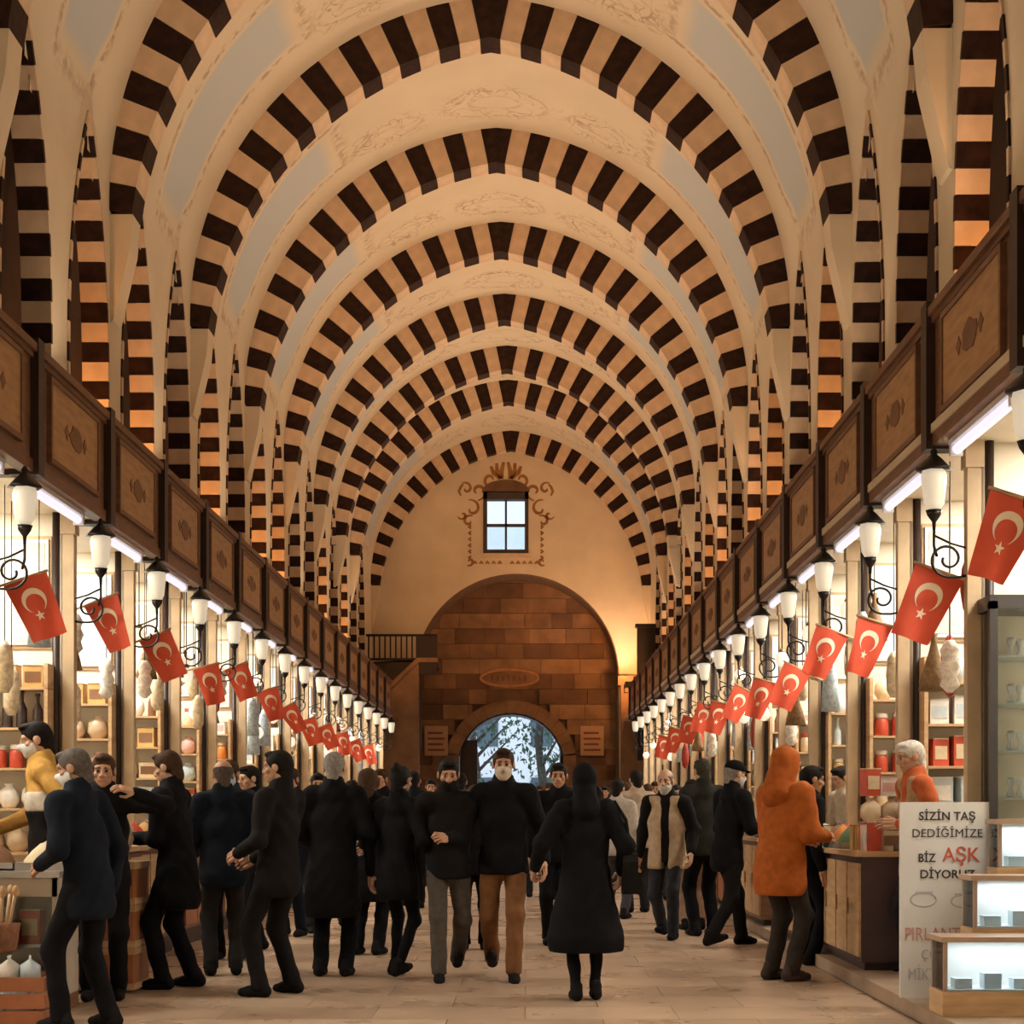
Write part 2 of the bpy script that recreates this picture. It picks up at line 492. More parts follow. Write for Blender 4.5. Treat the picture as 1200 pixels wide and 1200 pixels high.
walls = {}
for s in (-1, 1):
    W = MB()
    # s=+1: wall at x=+WH, recess towards +x ; s=-1 mirrored
    for yc in UNITS:
        if yc > Y1 - 0.9: continue
        W.add([(s * (WH + p[0]), yc + p[1], p[2]) for p in U.v], U.f)
        for zz in (-1,):
            W.box(*sorted((s * (WH + 0.02), s * (WH + 0.18))), yc - 1 - PIER / 2 + 0.02, yc - 1 + PIER / 2 - 0.02, 3.76, 8.25)
    lasty = [y for y in UNITS if y <= Y1 - 0.9][-1] + 1
    W.add([(s * WH, lasty, 3.75), (s * WH, Y1, 3.75), (s * WH, Y1, 8.05), (s * WH, lasty, 8.05)], [(0, 1, 2, 3)])
    W.add([(s * WH, Y0, 3.75), (s * WH, UNITS[0] - 1, 3.75), (s * WH, UNITS[0] - 1, 8.05), (s * WH, Y0, 8.05)], [(0, 1, 2, 3)])
    # outer shell of the shops, shop ceiling, unseen roof lid added against sky light
    W.box(*sorted((s * 6.3, s * 6.5)), Y0, Y1 + 0.2, 0.0, 8.5)
    W.box(*sorted((s * (WH - 0.0), s * 6.4)), Y0, Y1 + 0.2, 8.36, 8.5)
    W.box(*sorted((s * 3.12, s * 6.4)), Y0, Y1 - 0.1, 3.74, 3.80, 0)
    W.box(*sorted((s * (WH + 0.01), s * 6.4)), Y1, Y1 + 0.2, 0.0, 8.5)
    wo = W.build('wall_%s' % SIDE[s], PLASTER)
    tag(wo, 'cream plastered side wall with striped lancet arches, %s side' % SIDE[s], kind='structure')
    walls[s] = wo
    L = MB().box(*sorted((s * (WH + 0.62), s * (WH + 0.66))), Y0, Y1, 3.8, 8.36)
    L.build('dark_room_sheet', DARKROOM, wo)  # flat dark sheet in place of the shade inside the upper rooms
    for yc in UNITS:
        if yc < 8 or yc > Y1 - 0.9: continue
        e = link('lancet_arch', None, wo, (s * WH, yc, 0), (0, 0, 0 if s > 0 else PI))
        e.empty_display_size = 0.1
        link('sill', sill_me, e, (0, 0, SILL))
        for h in (1, -1):
            for i in range(NB_J + NB_A):
                c = 'd' if (i % 2 == 0) else 'w'
                if i < NB_J:
                    o = link('voussoir', jamb_me[c], e)
                    M = Matrix.Translation((0, h * OPW, SILL + i * jh)) @ Matrix.Diagonal((1, h, 1, 1))
                else:
                    if (i - NB_J) not in arcb_me[c]: continue
                    o = link('voussoir', arcb_me[c][i - NB_J], e)
                    M = Matrix.Diagonal((1, h, 1, 1))
                o.matrix_local = M

# ---- vault
tz = [VSPR + 0.12 * i for i in range(14)]
ths = [math.asin((z - VSPR) / VR) for z in tz]
ths += [ths[-1] + (VTH - ths[-1]) * i / 20 for i in range(1, 21)]
half = [(VR * math.cos(t) - VC, VSPR + VR * math.sin(t), t / VTH) for t in ths]
def sstep(t):
    t = min(1.0, max(0.0, t)); return t * t * (3 - 2 * t)
def dent(x, z, y):
    # the webs curve back to the wall round every lancet
    if z > 9.4: return x
    yc = min(UNITS, key=lambda q: abs(q - y))
    dy = abs(y - yc)
    if z < LPEAK + 0.1:
        t = (dy - lancet_w(z - 0.1) - FACE_W - 0.03) / 0.22
    else:
        t = (math.hypot(dy, (z - LPEAK - 0.1) * 0.45) - FACE_W * 0.6) / 0.30
    return WH + 0.03 + (x - WH - 0.03) * sstep(t) if x > 0 else x
prof = [(x, z, 0.5 - 0.5 * u, 1) for x, z, u in half]
prof = [(x, z, 0.5 * u, 1) for x, z, u in half] + [(-x, z, 1 - 0.5 * u, -1) for x, z, u in reversed(half[:-1])]
ybs = [Y0] + [d + 0.2 for d in RING_D] + [Y1]
rows = []
for j in range(len(ybs) - 1):
    nsub = 26
    for q in range(nsub + 1):
        rows.append((ybs[j] + (ybs[j + 1] - ybs[j]) * q / nsub, j + min(0.999, max(0.001, q / nsub)), q == nsub))
V, Fc, UVs = [], [], []
n = len(prof)
for y, v, last in rows:
    for x, z, u, sg_ in prof:
        V.append((sg_ * dent(abs(x), z, y), y, z))
for r in range(len(rows) - 1):
    if rows[r][2]: continue
    for i in range(n - 1):
        zm_ = (prof[i][1] + prof[i + 1][1]) / 2; ym_ = (rows[r][0] + rows[r + 1][0]) / 2
        if zm_ < LPEAK and min(abs(ym_ - q) for q in UNITS if q < Y1 - 0.9) < lancet_w(zm_): continue
        Fc.append((r * n + i, (r + 1) * n + i, (r + 1) * n + i + 1, r * n + i + 1))
        UVs += [(prof[i][2], rows[r][1]), (prof[i][2], rows[r + 1][1]), (prof[i + 1][2], rows[r + 1][1]), (prof[i + 1][2], rows[r][1])]
me = bpy.data.meshes.new('ceiling'); me.from_pydata(V, [], Fc)
uvl = me.uv_layers.new(name='UVMap')
uvl.data.foreach_set('uv', [c_ for p_ in UVs for c_ in p_])
me.materials.append(VAULT)
me.polygons.foreach_set('use_smooth', [True] * len(me.polygons))
ceiling = link('ceiling', me)
tag(ceiling, 'cream plaster pointed vault with faded painted scrolls and pale blue panels', kind='structure')

# ---- striped ribs across the vault
NBK = 22
TMAX = math.acos(RC / RR)
KEY = 0.030                                   # half angle of the keystone
dth = (TMAX - KEY) / NBK
RT, RDEP = 0.60, 0.40
rib_me = {}
for c, mm in (('w', STONE_W), ('d', STONE_D)):
    b = MB()
    g = 0.0007
    q = []
    for rr_, aa in ((RR, g), (RR + RT, g), (RR + RT, dth - g), (RR, dth - g)):
        q.append((rr_ * math.cos(aa), rr_ * math.sin(aa)))
    b.prism(q, 'y', 0.0, RDEP)
    rib_me[c] = b.mesh('voussoir', mm)
ztop = RR * math.sin(TMAX)
kp = [(RR * math.cos(TMAX - KEY) - RC, RR * math.sin(TMAX - KEY)), ((RR + RT) * math.cos(TMAX - KEY) - RC, (RR + RT) * math.sin(TMAX - KEY))]
key_me = MB().prism([(-kp[0][0], kp[0][1]), (0, ztop), (kp[0][0], kp[0][1]), (kp[1][0] + 0.02, kp[1][1] + 0.02), (-kp[1][0] - 0.02, kp[1][1] + 0.02)], 'y', -0.015, RDEP + 0.015).mesh('keystone', STONE_D)
def corbel_mesh():
    b = MB()
    xi = RR * math.cos(2 * dth) - RC
    zi = RR * math.sin(2 * dth)
    b.prism([(xi, zi), (WH + 0.05, zi), (WH + 0.05, zi - 1.15), (WH - 0.03, zi - 1.10), (xi + 0.03, zi - 0.35)], 'y', 0.03, RDEP - 0.03)
    return b.mesh('corbel', PLASTER)
corb_me = corbel_mesh()
names = ['nearest', 'second', 'third', 'fourth', 'fifth', 'sixth', 'seventh', 'eighth', 'ninth', 'tenth', 'last']
vis = [d for d in RING_D if d > 11]
for d in RING_D + [Y1 - 0.25]:
    if d == Y1 - 0.25:
        lab = 'black and cream striped arch framing the end wall with the small window'
    elif d in vis:
        lab = 'black and cream striped pointed arch across the vault, %s counted from the far window' % ORD[len(vis) - 1 - vis.index(d) + 1]
    else:
        lab = 'black and cream striped pointed arch across the vault, above the near end of the hall'
    e = thing('striped_arch', lab, 'arch', (0, d, SPR), 0, 'striped arches of the vault')
    for h in (1, -1):
        for i in range(2, NBK):
            c = 'w' if ((NBK - 1 - i) % 2 == 0) else 'd'
            o = link('voussoir', rib_me[c], e)
            o.matrix_local = Matrix.Translation((-h * RC, 0, 0)) @ Matrix.Diagonal((h, 1, 1, 1)) @ Matrix.Rotation(-i * dth, 4, 'Y')
        o = link('corbel', corb_me, e)
        o.matrix_local = Matrix.Diagonal((h, 1, 1, 1))
    link('keystone', key_me, e)

# ---- end wall: plaster lunette, window, deep stone niche with the gate
NX, NR, NSP = 0.16, 2.83, 5.0                 # niche centre, radius, springing
WX, WHW, WZ0, WZ1 = -0.14, 0.62, 8.38, 10.10  # window
def niche_z(x):
    t = abs(x - NX)
    return NSP + math.sqrt(max(0, NR * NR - t * t)) if t < NR else None
xs = sorted(set([-WH, WH, NX - NR, NX + NR, WX - WHW, WX + WHW] + [NX + NR * math.sin(PI / 2 * i / 16) for i in range(-16, 17)] + [-WH + 7.7 * i / 40 for i in range(41)]))
b = MB()
TH = 0.45
for xa, xb in zip(xs[:-1], xs[1:]):
    if xb - xa < 1e-5: continue
    xm = (xa + xb) / 2
    za, zb = vault_z(xa) + 0.05, vault_z(xb) + 0.05
    if abs(xm - NX) < NR:
        la, lb = niche_z(xa) or NSP, niche_z(xb) or NSP
        la = NSP if abs(xa - NX) >= NR - 1e-6 else la
        lb = NSP if abs(xb - NX) >= NR - 1e-6 else lb
    else:
        la = lb = 0.0
    segs = [((la, lb), (za, zb))]
    if abs(xm - WX) < WHW:
        segs = [((la, lb), (WZ0, WZ0)), ((WZ1, WZ1), (za, zb))]
    for (l, h) in segs:
        Vv = [(xa, Y1, l[0]), (xb, Y1, l[1]), (xb, Y1, h[1]), (xa, Y1, h[0]), (xa, Y1 + TH, l[0]), (xb, Y1 + TH, l[1]), (xb, Y1 + TH, h[1]), (xa, Y1 + TH, h[0])]
        b.add(Vv, [(0, 1, 2, 3), (4, 7, 6, 5), (0, 4, 5, 1), (3, 2, 6, 7), (0, 3, 7, 4), (1, 5, 6, 2)])
end_wall = b.build('wall_end', PLASTER)
tag(end_wall, 'cream plastered end wall with a small window above a deep stone niche', kind='structure')
# unseen wall added behind the camera to keep sky light off the people
tag(MB().box(-6.5, 6.5, Y0 - 0.3, Y0, 0, 12).build('wall_rear', PLASTER), 'added unseen plaster wall shutting sky light out of the near end of the hall', kind='structure')

# niche: soffit, jambs, coursed ashlar and the gate opening
ND = 1.25
YN = Y1 + ND
DX, DHW, DSP, DTOP = -0.01, 1.49, 2.85, 4.06       # gate
def door_half(z):
    if z <= DSP: return DHW
    h = DTOP - DSP
    R = (DHW * DHW + h * h) / (2 * h)
    t = R * R - (z - DSP + R - h) ** 2
    return math.sqrt(t) if t > 0 else 0.0
b = MB()
NQ = NR - 0.03
pts = [(NX - NQ, 0.0)] + [(NX - NQ * math.cos(PI * i / 32), NSP + NQ * math.sin(PI * i / 32)) for i in range(33)] + [(NX + NQ, 0.0)]
for p, q in zip(pts[:-1], pts[1:]):
    b.add([(p[0], Y1 + 0.02, p[1]), (q[0], Y1 + 0.02, q[1]), (q[0], YN + 0.3, q[1]), (p[0], YN + 0.3, p[1])], [(0, 1, 2, 3)])
# return of the soffit behind the plaster edge
for p, q in zip(pts[:-1], pts[1:]):
    o_ = lambda t: (NX + (t[0] - NX) * (NR + 0.08) / NQ, NSP + (t[1] - NSP) * (NR + 0.08) / NQ if t[1] > NSP else t[1])
    p_, q_ = o_(p), o_(q)
    b.add([(p[0], Y1 + 0.02, p[1]), (q[0], Y1 + 0.02, q[1]), (q_[0], Y1 + 0.02, q_[1]), (p_[0], Y1 + 0.02, p_[1])], [(0, 1, 2, 3)])
# mortar backing with the gate hole
zz = [0, DSP] + [DSP + (DTOP - DSP) * i / 10 for i in range(1, 11)]
for za, zb in zip(zz[:-1], zz[1:]):
    ha, hb = door_half(za), door_half(zb)
    for sgn, edge in ((-1, NX - NR), (1, NX + NR)):
        b.add([(DX + sgn * ha, YN + 0.1, za), (edge, YN + 0.1, za), (edge, YN + 0.1, zb), (DX + sgn * hb, YN + 0.1, zb)], [(0, 1, 2, 3)])
b.add([(NX - NR, YN + 0.1, DTOP), (NX + NR, YN + 0.1, DTOP), (NX + NR, YN + 0.1, 8.0), (NX - NR, YN + 0.1, 8.0)], [(0, 1, 2, 3)])
niche = b.build('wall_niche', MORTAR)
tag(niche, 'deep arched niche of brown coursed stone around the gate', kind='structure')
rnd = random.Random(5)
RH = 0.43
for r in range(19):
    z0, z1 = r * RH, r * RH + RH
    x = NX - NR - rnd.uniform(0.1, 0.5)
    while x < NX + NR:
        wdt = rnd.uniform(0.55, 1.15)
        xa, xb = max(x, NX - NR), min(x + wdt, NX + NR)
        x += wdt
        zm = z1 if z1 > NSP else z0
        if z0 > NSP:
            hw = math.sqrt(max(0, NR * NR - (z0 - NSP) ** 2))
            xa, xb = max(xa, NX - hw - 0.1), min(xb, NX + hw + 0.1)
        dh = door_half(z0) + 0.36 if z0 < DTOP + 0.1 else 0
        if z0 < DTOP + 0.36 and dh == 0: dh = 0.7
        parts = [(xa, xb)]
        if dh > 0:
            parts = [(xa, min(xb, DX - dh)), (max(xa, DX + dh), xb)]
        for pa, pb in parts:
            if pb - pa < 0.12: continue
            pr = rnd.uniform(0.0, 0.035)
            MB().box(pa + 0.006, pb - 0.006, YN - pr, YN + 0.12, z0 + 0.006, z1 - 0.006).build('stone_block', rnd.choice([STONE_BR, STONE_BR, STONE_BR2, STONE_BR3]), niche)
# gate: voussoirs, jamb stones, dark vestibule, open timber leaf
gate = link('door_1', None, None, (0, 0, 0))
tag(gate, 'arched stone gateway opening to the bright street', kind='structure')
h = DTOP - DSP
GR = (DHW * DHW + h * h) / (2 * h)
gz = DTOP - GR
g0 = math.asin(DHW / GR)
NG = 15
for i in range(NG):
    a0, a1 = -g0 + 2 * g0 * i / NG + 0.003, -g0 + 2 * g0 * (i + 1) / NG - 0.003
    q = [(DX + GR * math.sin(a0), gz + GR * math.cos(a0)), (DX + (GR + .36) * math.sin(a0), gz + (GR + .36) * math.cos(a0)),
         (DX + (GR + .36) * math.sin(a1), gz + (GR + .36) * math.cos(a1)), (DX + GR * math.sin(a1), gz + GR * math.cos(a1))]
    MB().prism(q, 'y', YN - 0.05, YN + 0.2).build('voussoir', STONE_BR2, gate)
for sgn in (-1, 1):
    for i in range(6):
        z0 = i * DSP / 6
        MB().box(*sorted((DX + sgn * DHW, DX + sgn * (DHW + 0.36))), YN - 0.05, YN + 0.2, z0 + 0.005, z0 + DSP / 6 - 0.005).build('jamb_stone', STONE_BR2, gate)
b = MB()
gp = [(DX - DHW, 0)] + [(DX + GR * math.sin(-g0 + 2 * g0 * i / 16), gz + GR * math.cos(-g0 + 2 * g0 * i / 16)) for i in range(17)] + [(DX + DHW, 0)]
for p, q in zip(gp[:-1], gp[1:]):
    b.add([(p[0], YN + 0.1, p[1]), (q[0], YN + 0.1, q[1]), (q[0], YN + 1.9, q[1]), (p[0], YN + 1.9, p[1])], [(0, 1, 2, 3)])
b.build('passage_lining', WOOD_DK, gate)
lf = MB().box(DX - DHW + 0.02, DX - DHW + 0.52, YN + 0.35, YN + 0.47, 0.0, 3.3)
lf.build('door_leaf', WOOD_DK, gate)
lf = MB().box(DX + DHW - 0.09, DX + DHW - 0.02, YN + 0.35, YN + 1.5, 0.0, 3.1)
lf.build('door_leaf', WOOD_DK, gate)
# arched iron grille head in the gate
tag(MB().tube([(p[0], YN + 0.12, p[1]) for p in gp[1:-1]], 0.05, 6).build('iron_hood', IRON, gate), 'dark arched rim')

# window with four panes in an arched recess
win = link('window_1', None, None, (WX, Y1, WZ0))
tag(win, 'small four-pane window with dark frame high in the end wall', kind='structure')
wf = MB()
for sgn in (-1, 1):
    wf.box(*sorted((sgn * 0.52, sgn * 0.625)), -0.03, 0.30, 0.0, 1.72)
wf.box(-0.62, 0.62, -0.03, 0.30, 1.50, 1.72); wf.box(-0.62, 0.62, -0.05, 0.30, -0.02, 0.11)
wf.build('window_frame', mat('dark_frame', (0.045, 0.032, 0.028), 0.5, 0.2, 5), win)
MB().box(-0.03, 0.03, 0.02, 0.16, 0.1, 1.5).build('mullion', MATS['dark_frame'], win)
MB().box(-0.52, 0.52, 0.02, 0.16, 0.76, 0.83).build('glazing_bar', MATS['dark_frame'], win)
for xx in (-0.275, 0.275):
    for z0, z1 in ((0.11, 0.76), (0.83, 1.50)):
        MB().box(xx - 0.245, xx + 0.245, 0.08, 0.09, z0, z1).build('pane', GLASS, win)
hd = [( -0.66, 1.70)] + [(-0.66 * math.cos(PI * i / 14), 1.70 + 0.34 * math.sin(PI * i / 14)) for i in range(1, 14)] + [(0.66, 1.70)]
MB().prism(hd, 'y', -0.03, 0.05).build('arched_head', STONE_BR3, win)
MB().box(-0.70, 0.70, -0.10, 0.05, -0.13, 0.0).build('sill', STONE_W, win)

# painted scroll ornament round the window (thin relief of paint)
def ribbon(b, pts, wd, y=Y1 - 0.006):
    P = [Vector((p[0], 0, p[1])) for p in pts]
    Vv, Fq = [], []
    m = len(P)
    for i, p in enumerate(P):
        t = (P[min(i + 1, m - 1)] - P[max(i - 1, 0)]).normalized()
        nrm = Vector((-t.z, 0, t.x))
        ww = 1.35 * wd * (0.35 + 0.65 * math.sin(PI * min(1, max(0, (i + 0.5) / m))))
        for sg in (-1, 1):
            q = p + nrm * ww * sg
            Vv.append((q.x, y, q.z)); Vv.append((q.x, Y1 + 0.004, q.z))
    for i in range(m - 1):
        a = i * 4
        Fq += [(a, a + 4, a + 6, a + 2), (a, a + 1, a + 5, a + 4), (a + 2, a + 6, a + 7, a + 3)]
    b.add(Vv, Fq)
def spiral(cx, cz, r0, r1, t0, t1, n=18):
    return [(cx + (r0 + (r1 - r0) * i / n) * math.cos(t0 + (t1 - t0) * i / n), cz + (r0 + (r1 - r0) * i / n) * math.sin(t0 + (t1 - t0) * i / n)) for i in range(n + 1)]
orn = MB()
for sg in (-1, 1):
    X = lambda pts: [(WX + sg * p[0], p[1]) for p in pts]
    ribbon(orn, X(spiral(0.95, 9.62, 0.05, 0.26, 0, -1.6 * PI)), 0.032)
    ribbon(orn, X(spiral(1.02, 9.28, 0.04, 0.17, PI, 2.7 * PI)), 0.03)
    ribbon(orn, X(spiral(1.20, 9.45, 0.02, 0.14, 0.3 * PI, 1.9 * PI)), 0.026)
    ribbon(orn, X(spiral(0.78, 10.10, 0.05, 0.25, -0.3 * PI, 1.5 * PI)), 0.034)
    ribbon(orn, X(spiral(1.10, 10.18, 0.03, 0.18, 0.0, -1.7 * PI)), 0.03)
    ribbon(orn, X(spiral(0.42, 10.42, 0.05, 0.22, PI, -0.6 * PI)), 0.034)
    ribbon(orn, X([(1.18, 10.30), (1.25, 10.22), (1.3, 10.1), (1.24, 9.98)]), 0.03)
    for j, (ax_, az_) in enumerate(((0.0, 1.0), (0.35, 0.94), (0.65, 0.76))):
        ribbon(orn, X([(0.10 + ax_ * 0.1, 10.45), (0.12 + ax_ * 0.35, 10.45 + az_ * 0.22), (0.06 + ax_ * 0.55, 10.45 + az_ * 0.46)]), 0.045)
    for j in range(6):      # beaded strips down the sides
        z = 8.22 + j * 0.17
        ribbon(orn, X([(0.96, z), (1.02, z + 0.05), (0.96, z + 0.10)]), 0.03)
    ribbon(orn, X(spiral(1.0, 8.16, 0.02, 0.12, 0, 1.7 * PI)), 0.03)
    for j in range(5):
        x = 0.12 + j * 0.17
        ribbon(orn, X([(x, 8.10), (x + 0.05, 8.16), (x + 0.10, 8.10)]), 0.028)
tag(orn.build('painted_ornament', GOLDPAINT, win, None), 'ochre painted scrollwork around the window', kind=None)
bpy.data.objects['painted_ornament'].matrix_parent_inverse = Matrix.Translation((-WX, -Y1, -WZ0))

# oval plaque on the ashlar
pl = thing('plaque', 'oval carved plaque on the brown stone above the gate', 'plaque', (DX - 0.05, YN - 0.03, 5.05))
ring = [(0.82 * math.cos(2 * PI * i / 28), 0, 0.24 * math.sin(2 * PI * i / 28)) for i in range(29)]
MB().tube(ring, 0.05, 6).build('rim', mat('terracotta_rim', (0.42, 0.20, 0.10), 0.6, 0.2, 5), pl)
MB().prism([(0.82 * math.cos(2 * PI * i / 28), 0.24 * math.sin(2 * PI * i / 28)) for i in range(28)], 'y', -0.015, 0.03).build('field', STONE_BR, pl)
for i in range(7):
    MB().box(-0.52 + i * 0.155, -0.45 + i * 0.155, -0.03, 0.0, -0.09, 0.08 - 0.03 * (i % 3)).build('carved_stroke', STONE_BR3, pl)

# stone piers either side, stair and balcony on the left
tag(MB().box(3.02, WH, Y1 - 0.30, Y1, 0.0, 4.95).box(2.94, WH, Y1 - 0.38, Y1, 4.72, 4.98).build('pier', STONE_BR2), 'short stone pier right of the niche', 'pier')
st = thing('staircase', 'stone stair wall with dark balcony and railing left of the gate', 'staircase', (0, 0, 0))
MB().prism([(-WH, 0), (-2.42, 0), (-2.42, 5.20), (-3.64, 4.00), (-WH, 3.8)], 'y', 42.9, 43.2).build('stair_wall', STONE_BR2, st)
MB().prism([(-3.70, 3.98), (-2.42, 5.20), (-1.92, 5.20), (-1.92, 5.32), (-2.46, 5.32), (-3.74, 4.10)], 'y', 42.8, 43.3).build('coping', STONE_BR2, st)
MB().box(-2.42, -1.95, 42.9, 43.2, 4.9, 5.2).build('landing_beam', WOOD_DK, st)
MB().box(-WH, -1.95, 43.3, 44.5, 5.12, 5.25).build('landing', WOOD_DK, st)
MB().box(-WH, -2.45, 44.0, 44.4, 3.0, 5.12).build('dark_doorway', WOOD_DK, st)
MB().prism([(-WH, 3.9), (-3.70, 4.1), (-2.46, 5.32), (-2.46, 5.25), (-WH, 5.25)][::-1], 'y', 43.32, 43.42).build('void_shade_sheet', WOOD_DK, st)  # dark sheet put in for the shade of the void above the stair slope
for zz_ in (5.32, 5.96):
    MB().box(-WH, -1.95, 43.24, 43.32, zz_ - 0.03, zz_ + 0.03).build('rail', IRON, st)
for i in range(9):
    MB().box(-3.80 + i * 0.145, -3.76 + i * 0.145, 43.25, 43.30, 5.3, 5.96).build('baluster', IRON, st)
MB().box(-2.52, -1.95, 43.26, 43.31, 5.25, 5.96).build('balcony_panel', WOOD_DK, st)

tag(MB().box(3.35, WH - 0.01, 42.7, 42.85, 2.6, 6.1).box(3.30, WH - 0.01, 42.65, 42.9, 6.1, 6.2).build('timber_shutter', WOOD_DK), 'tall dark timber shutter at the right end of the hall', 'shutter')
# notice boards either side of the gate
for px, txt in ((511, 'left'), (694, 'right')):
    p = at(px, 868, YN - 0.15)
    t = thing('notice_board', 'pale notice board with brown lines on the stone %s of the gate' % txt, 'notice board', (p.x, YN - 0.06, p.z - 0.42))
    MB().box(-0.33, 0.33, -0.04, 0.0, 0, 0.84).build('board', mat('notice_cream', (0.50, 0.30, 0.17), 0.6, 0.1, 4), t)
    for i in range(4):
        MB().box(-0.24, 0.24 - 0.05 * (i % 2), -0.048, -0.04, 0.13 + i * 0.16, 0.19 + i * 0.16).build('text_line', mat('notice_brown', (0.22, 0.06, 0.03), 0.6, 0.1, 4), t)

# ================================================================== THE STREET OUTSIDE
tag(MB().box(-30, 30, YN + 1.9, 120, -0.2, 0.0).build('street', mat('street_paving', (0.45, 0.45, 0.46), 0.7, 0.2, 2)), 'grey paving of the street beyond the gate', kind='structure')
fb = thing('apartment_building', 'pale building across the street seen through the gate', 'building', (3, 84, 0))
MB().box(-9, 12, 0, 8, 0, 16).build('facade', mat('pale_facade', (0.90, 0.92, 0.94), 0.7, 0.05, 1), fb)
for i in range(7):
    for j in range(4):
        MB().box(-8 + i * 2.8, -6.9 + i * 2.8, -0.08, 0.05, 1.2 + j * 3.4, 3.0 + j * 3.4).build('window', mat('far_pane', (0.12, 0.16, 0.2), 0.2, 0.1, 2), fb)
def tree(x, y, h, rx, label, seed, n=520):
    t = thing('tree', label, 'tree', (x, y, 0))
    r = random.Random(seed)
    tr = MB().tube([(0, 0, 0), (0.1, 0, h * 0.35), (-0.1, 0, h * 0.6), (0.1, 0.1, h * 0.85)], [0.22, 0.17, 0.12, 0.05], 7)
    for i in range(6):
        a = r.uniform(0, 2 * PI)
        tr.tube([(0, 0, h * (0.35 + 0.08 * i)), (math.cos(a) * rx * 0.7, math.sin(a) * rx * 0.7, h * (0.55 + 0.08 * i))], [0.08, 0.02], 5)
    tr.build('trunk', BARK, t)
    lb = MB()
    for i in range(n):
        a, ph, q = r.uniform(0, 2 * PI), r.uniform(-1, 1), r.random() ** 0.45
        c = Vector((math.cos(a) * rx * q * math.sqrt(1 - ph * ph), math.sin(a) * rx * q * math.sqrt(1 - ph * ph), h * 0.66 + ph * h * 0.36 * q))
        e = Euler((r.uniform(0, 6), r.uniform(0, 6), r.uniform(0, 6))).to_matrix()
        s_ = r.uniform(0.07, 0.16)
        lb.add([c + e @ Vector(v) for v in ((-s_, 0, 0), (0, -s_ * .5, 0.03), (s_, 0, 0), (0, s_ * .5, 0.03))], [(0, 1, 2, 3)])
    tag(lb.build('foliage', LEAF, t), kind='stuff')
tree(0.9, 58, 6.5, 1.9, 'leafy street tree right of centre behind the gate', 1)
tree(-1.6, 62, 7.5, 2.2, 'leafy street tree left of centre behind the gate', 2, 420)
tree(3.0, 66, 5.0, 2.0, 'low bushy tree at the right edge of the gate opening', 3)
# ================================================================== THE STALLS
PITCH = 1.97
CAN_C = {-1: [12.43 + PITCH * k for k in range(-6, 15)], 1: [11.63 + PITCH * k for k in range(-6, 16)]}  # first entries are unseen stalls, added so their lamps light the sign and people
POST_D = {-1: [13.06 + PITCH * k for k in range(-6, 15)], 1: [10.53 + PITCH * k for k in range(-5, 16)]}  # starts before the frame too: unseen posts, lanterns and ceiling lights added as front light
FX = {-1: 3.03, 1: 3.18}          # fascia line
PX = {-1: 3.20, 1: 3.38}          # post line
LX = {-1: 2.95, 1: 3.13}          # lantern line
CAN_0 = {-1: 5, 1: 5}             # first one inside the frame
POST_0 = {-1: 5, 1: 4}
def which(i, i0): return '%s along the %%s side from the front' % ORD[i - i0] if i >= i0 else 'added out of view along the %s side'
def ordn(i): return ORD[i] if i < len(ORD) else ORD[-1]
def orient(s): return 0.0 if s > 0 else PI      # local -x looks into the hall

# ---- kiosk fascias with their boards, soffit and roof
HL = PITCH / 2
fas = {
    'fascia_board': MB().box(-0.03, 0.03, -HL + 0.07, HL - 0.07, 0.0, 0.80).mesh('fascia_board', WOOD),
    'inset_panel': MB().box(-0.055, -0.03, -0.62, 0.62, 0.15, 0.70).mesh('inset_panel', WOOD_IN),
    'cornice': MB().box(-0.08, 0.06, -HL + 0.07, HL - 0.07, 0.80, 0.86).box(-0.055, 0.05, -HL + 0.07, HL - 0.07, 0.76, 0.80).mesh('cornice', WOOD),
    'bottom_rail': MB().box(-0.05, 0.05, -HL + 0.07, HL - 0.07, -0.04, 0.05).mesh('bottom_rail', WOOD),
    'soffit': MB().box(0.05, 0.74, -HL + 0.07, HL - 0.07, -0.02, 0.01).mesh('soffit', CREAM),
    'roof': MB().box(0.03, 0.74, -HL, HL, 0.62, 0.66).mesh('roof', WOOD_DK),
    'end_post': MB().box(-0.09, 0.12, HL - 0.07, HL + 0.07, -0.06, 0.90).box(-0.07, 0.55, HL - 0.05, HL + 0.05, -0.06, -0.02).mesh('end_post', WOOD_DK),
}
def emblem_mesh(seed):
    r = random.Random(seed)
    b = MB()
    P = [(0.17 * math.cos(2 * PI * q / 12) * r.uniform(0.8, 1.1), 0.42 + 0.10 * math.sin(2 * PI * q / 12) * r.uniform(0.8, 1.1)) for q in range(12)]
    b.prism(P[::-1], 'x', -0.061, -0.055)
    for q in (-1, 1):
        b.prism([(q * 0.24, 0.36), (q * 0.30, 0.42), (q * 0.24, 0.48), (q * 0.19, 0.42)][::q], 'x', -0.060, -0.055)
    return b.mesh('worn_emblem', mat('faded_dark_paint', (0.19, 0.085, 0.038), 0.6, 0.2, 6))
emb = [emblem_mesh(i) for i in range(4)]
tube_me = MB().tube([(0, -0.62, 0), (0, 0.62, 0)], 0.032, 10).mesh('tube', TUBE)
hous_me = MB().box(-0.045, 0.045, -0.66, 0.66, 0.03, 0.07).box(-0.04, 0.04, -0.66, -0.625, -0.04, 0.04).box(-0.04, 0.04, 0.625, 0.66, -0.04, 0.04).mesh('housing', mat('white_enamel', (0.75, 0.74, 0.76), 0.4, 0.05, 4))
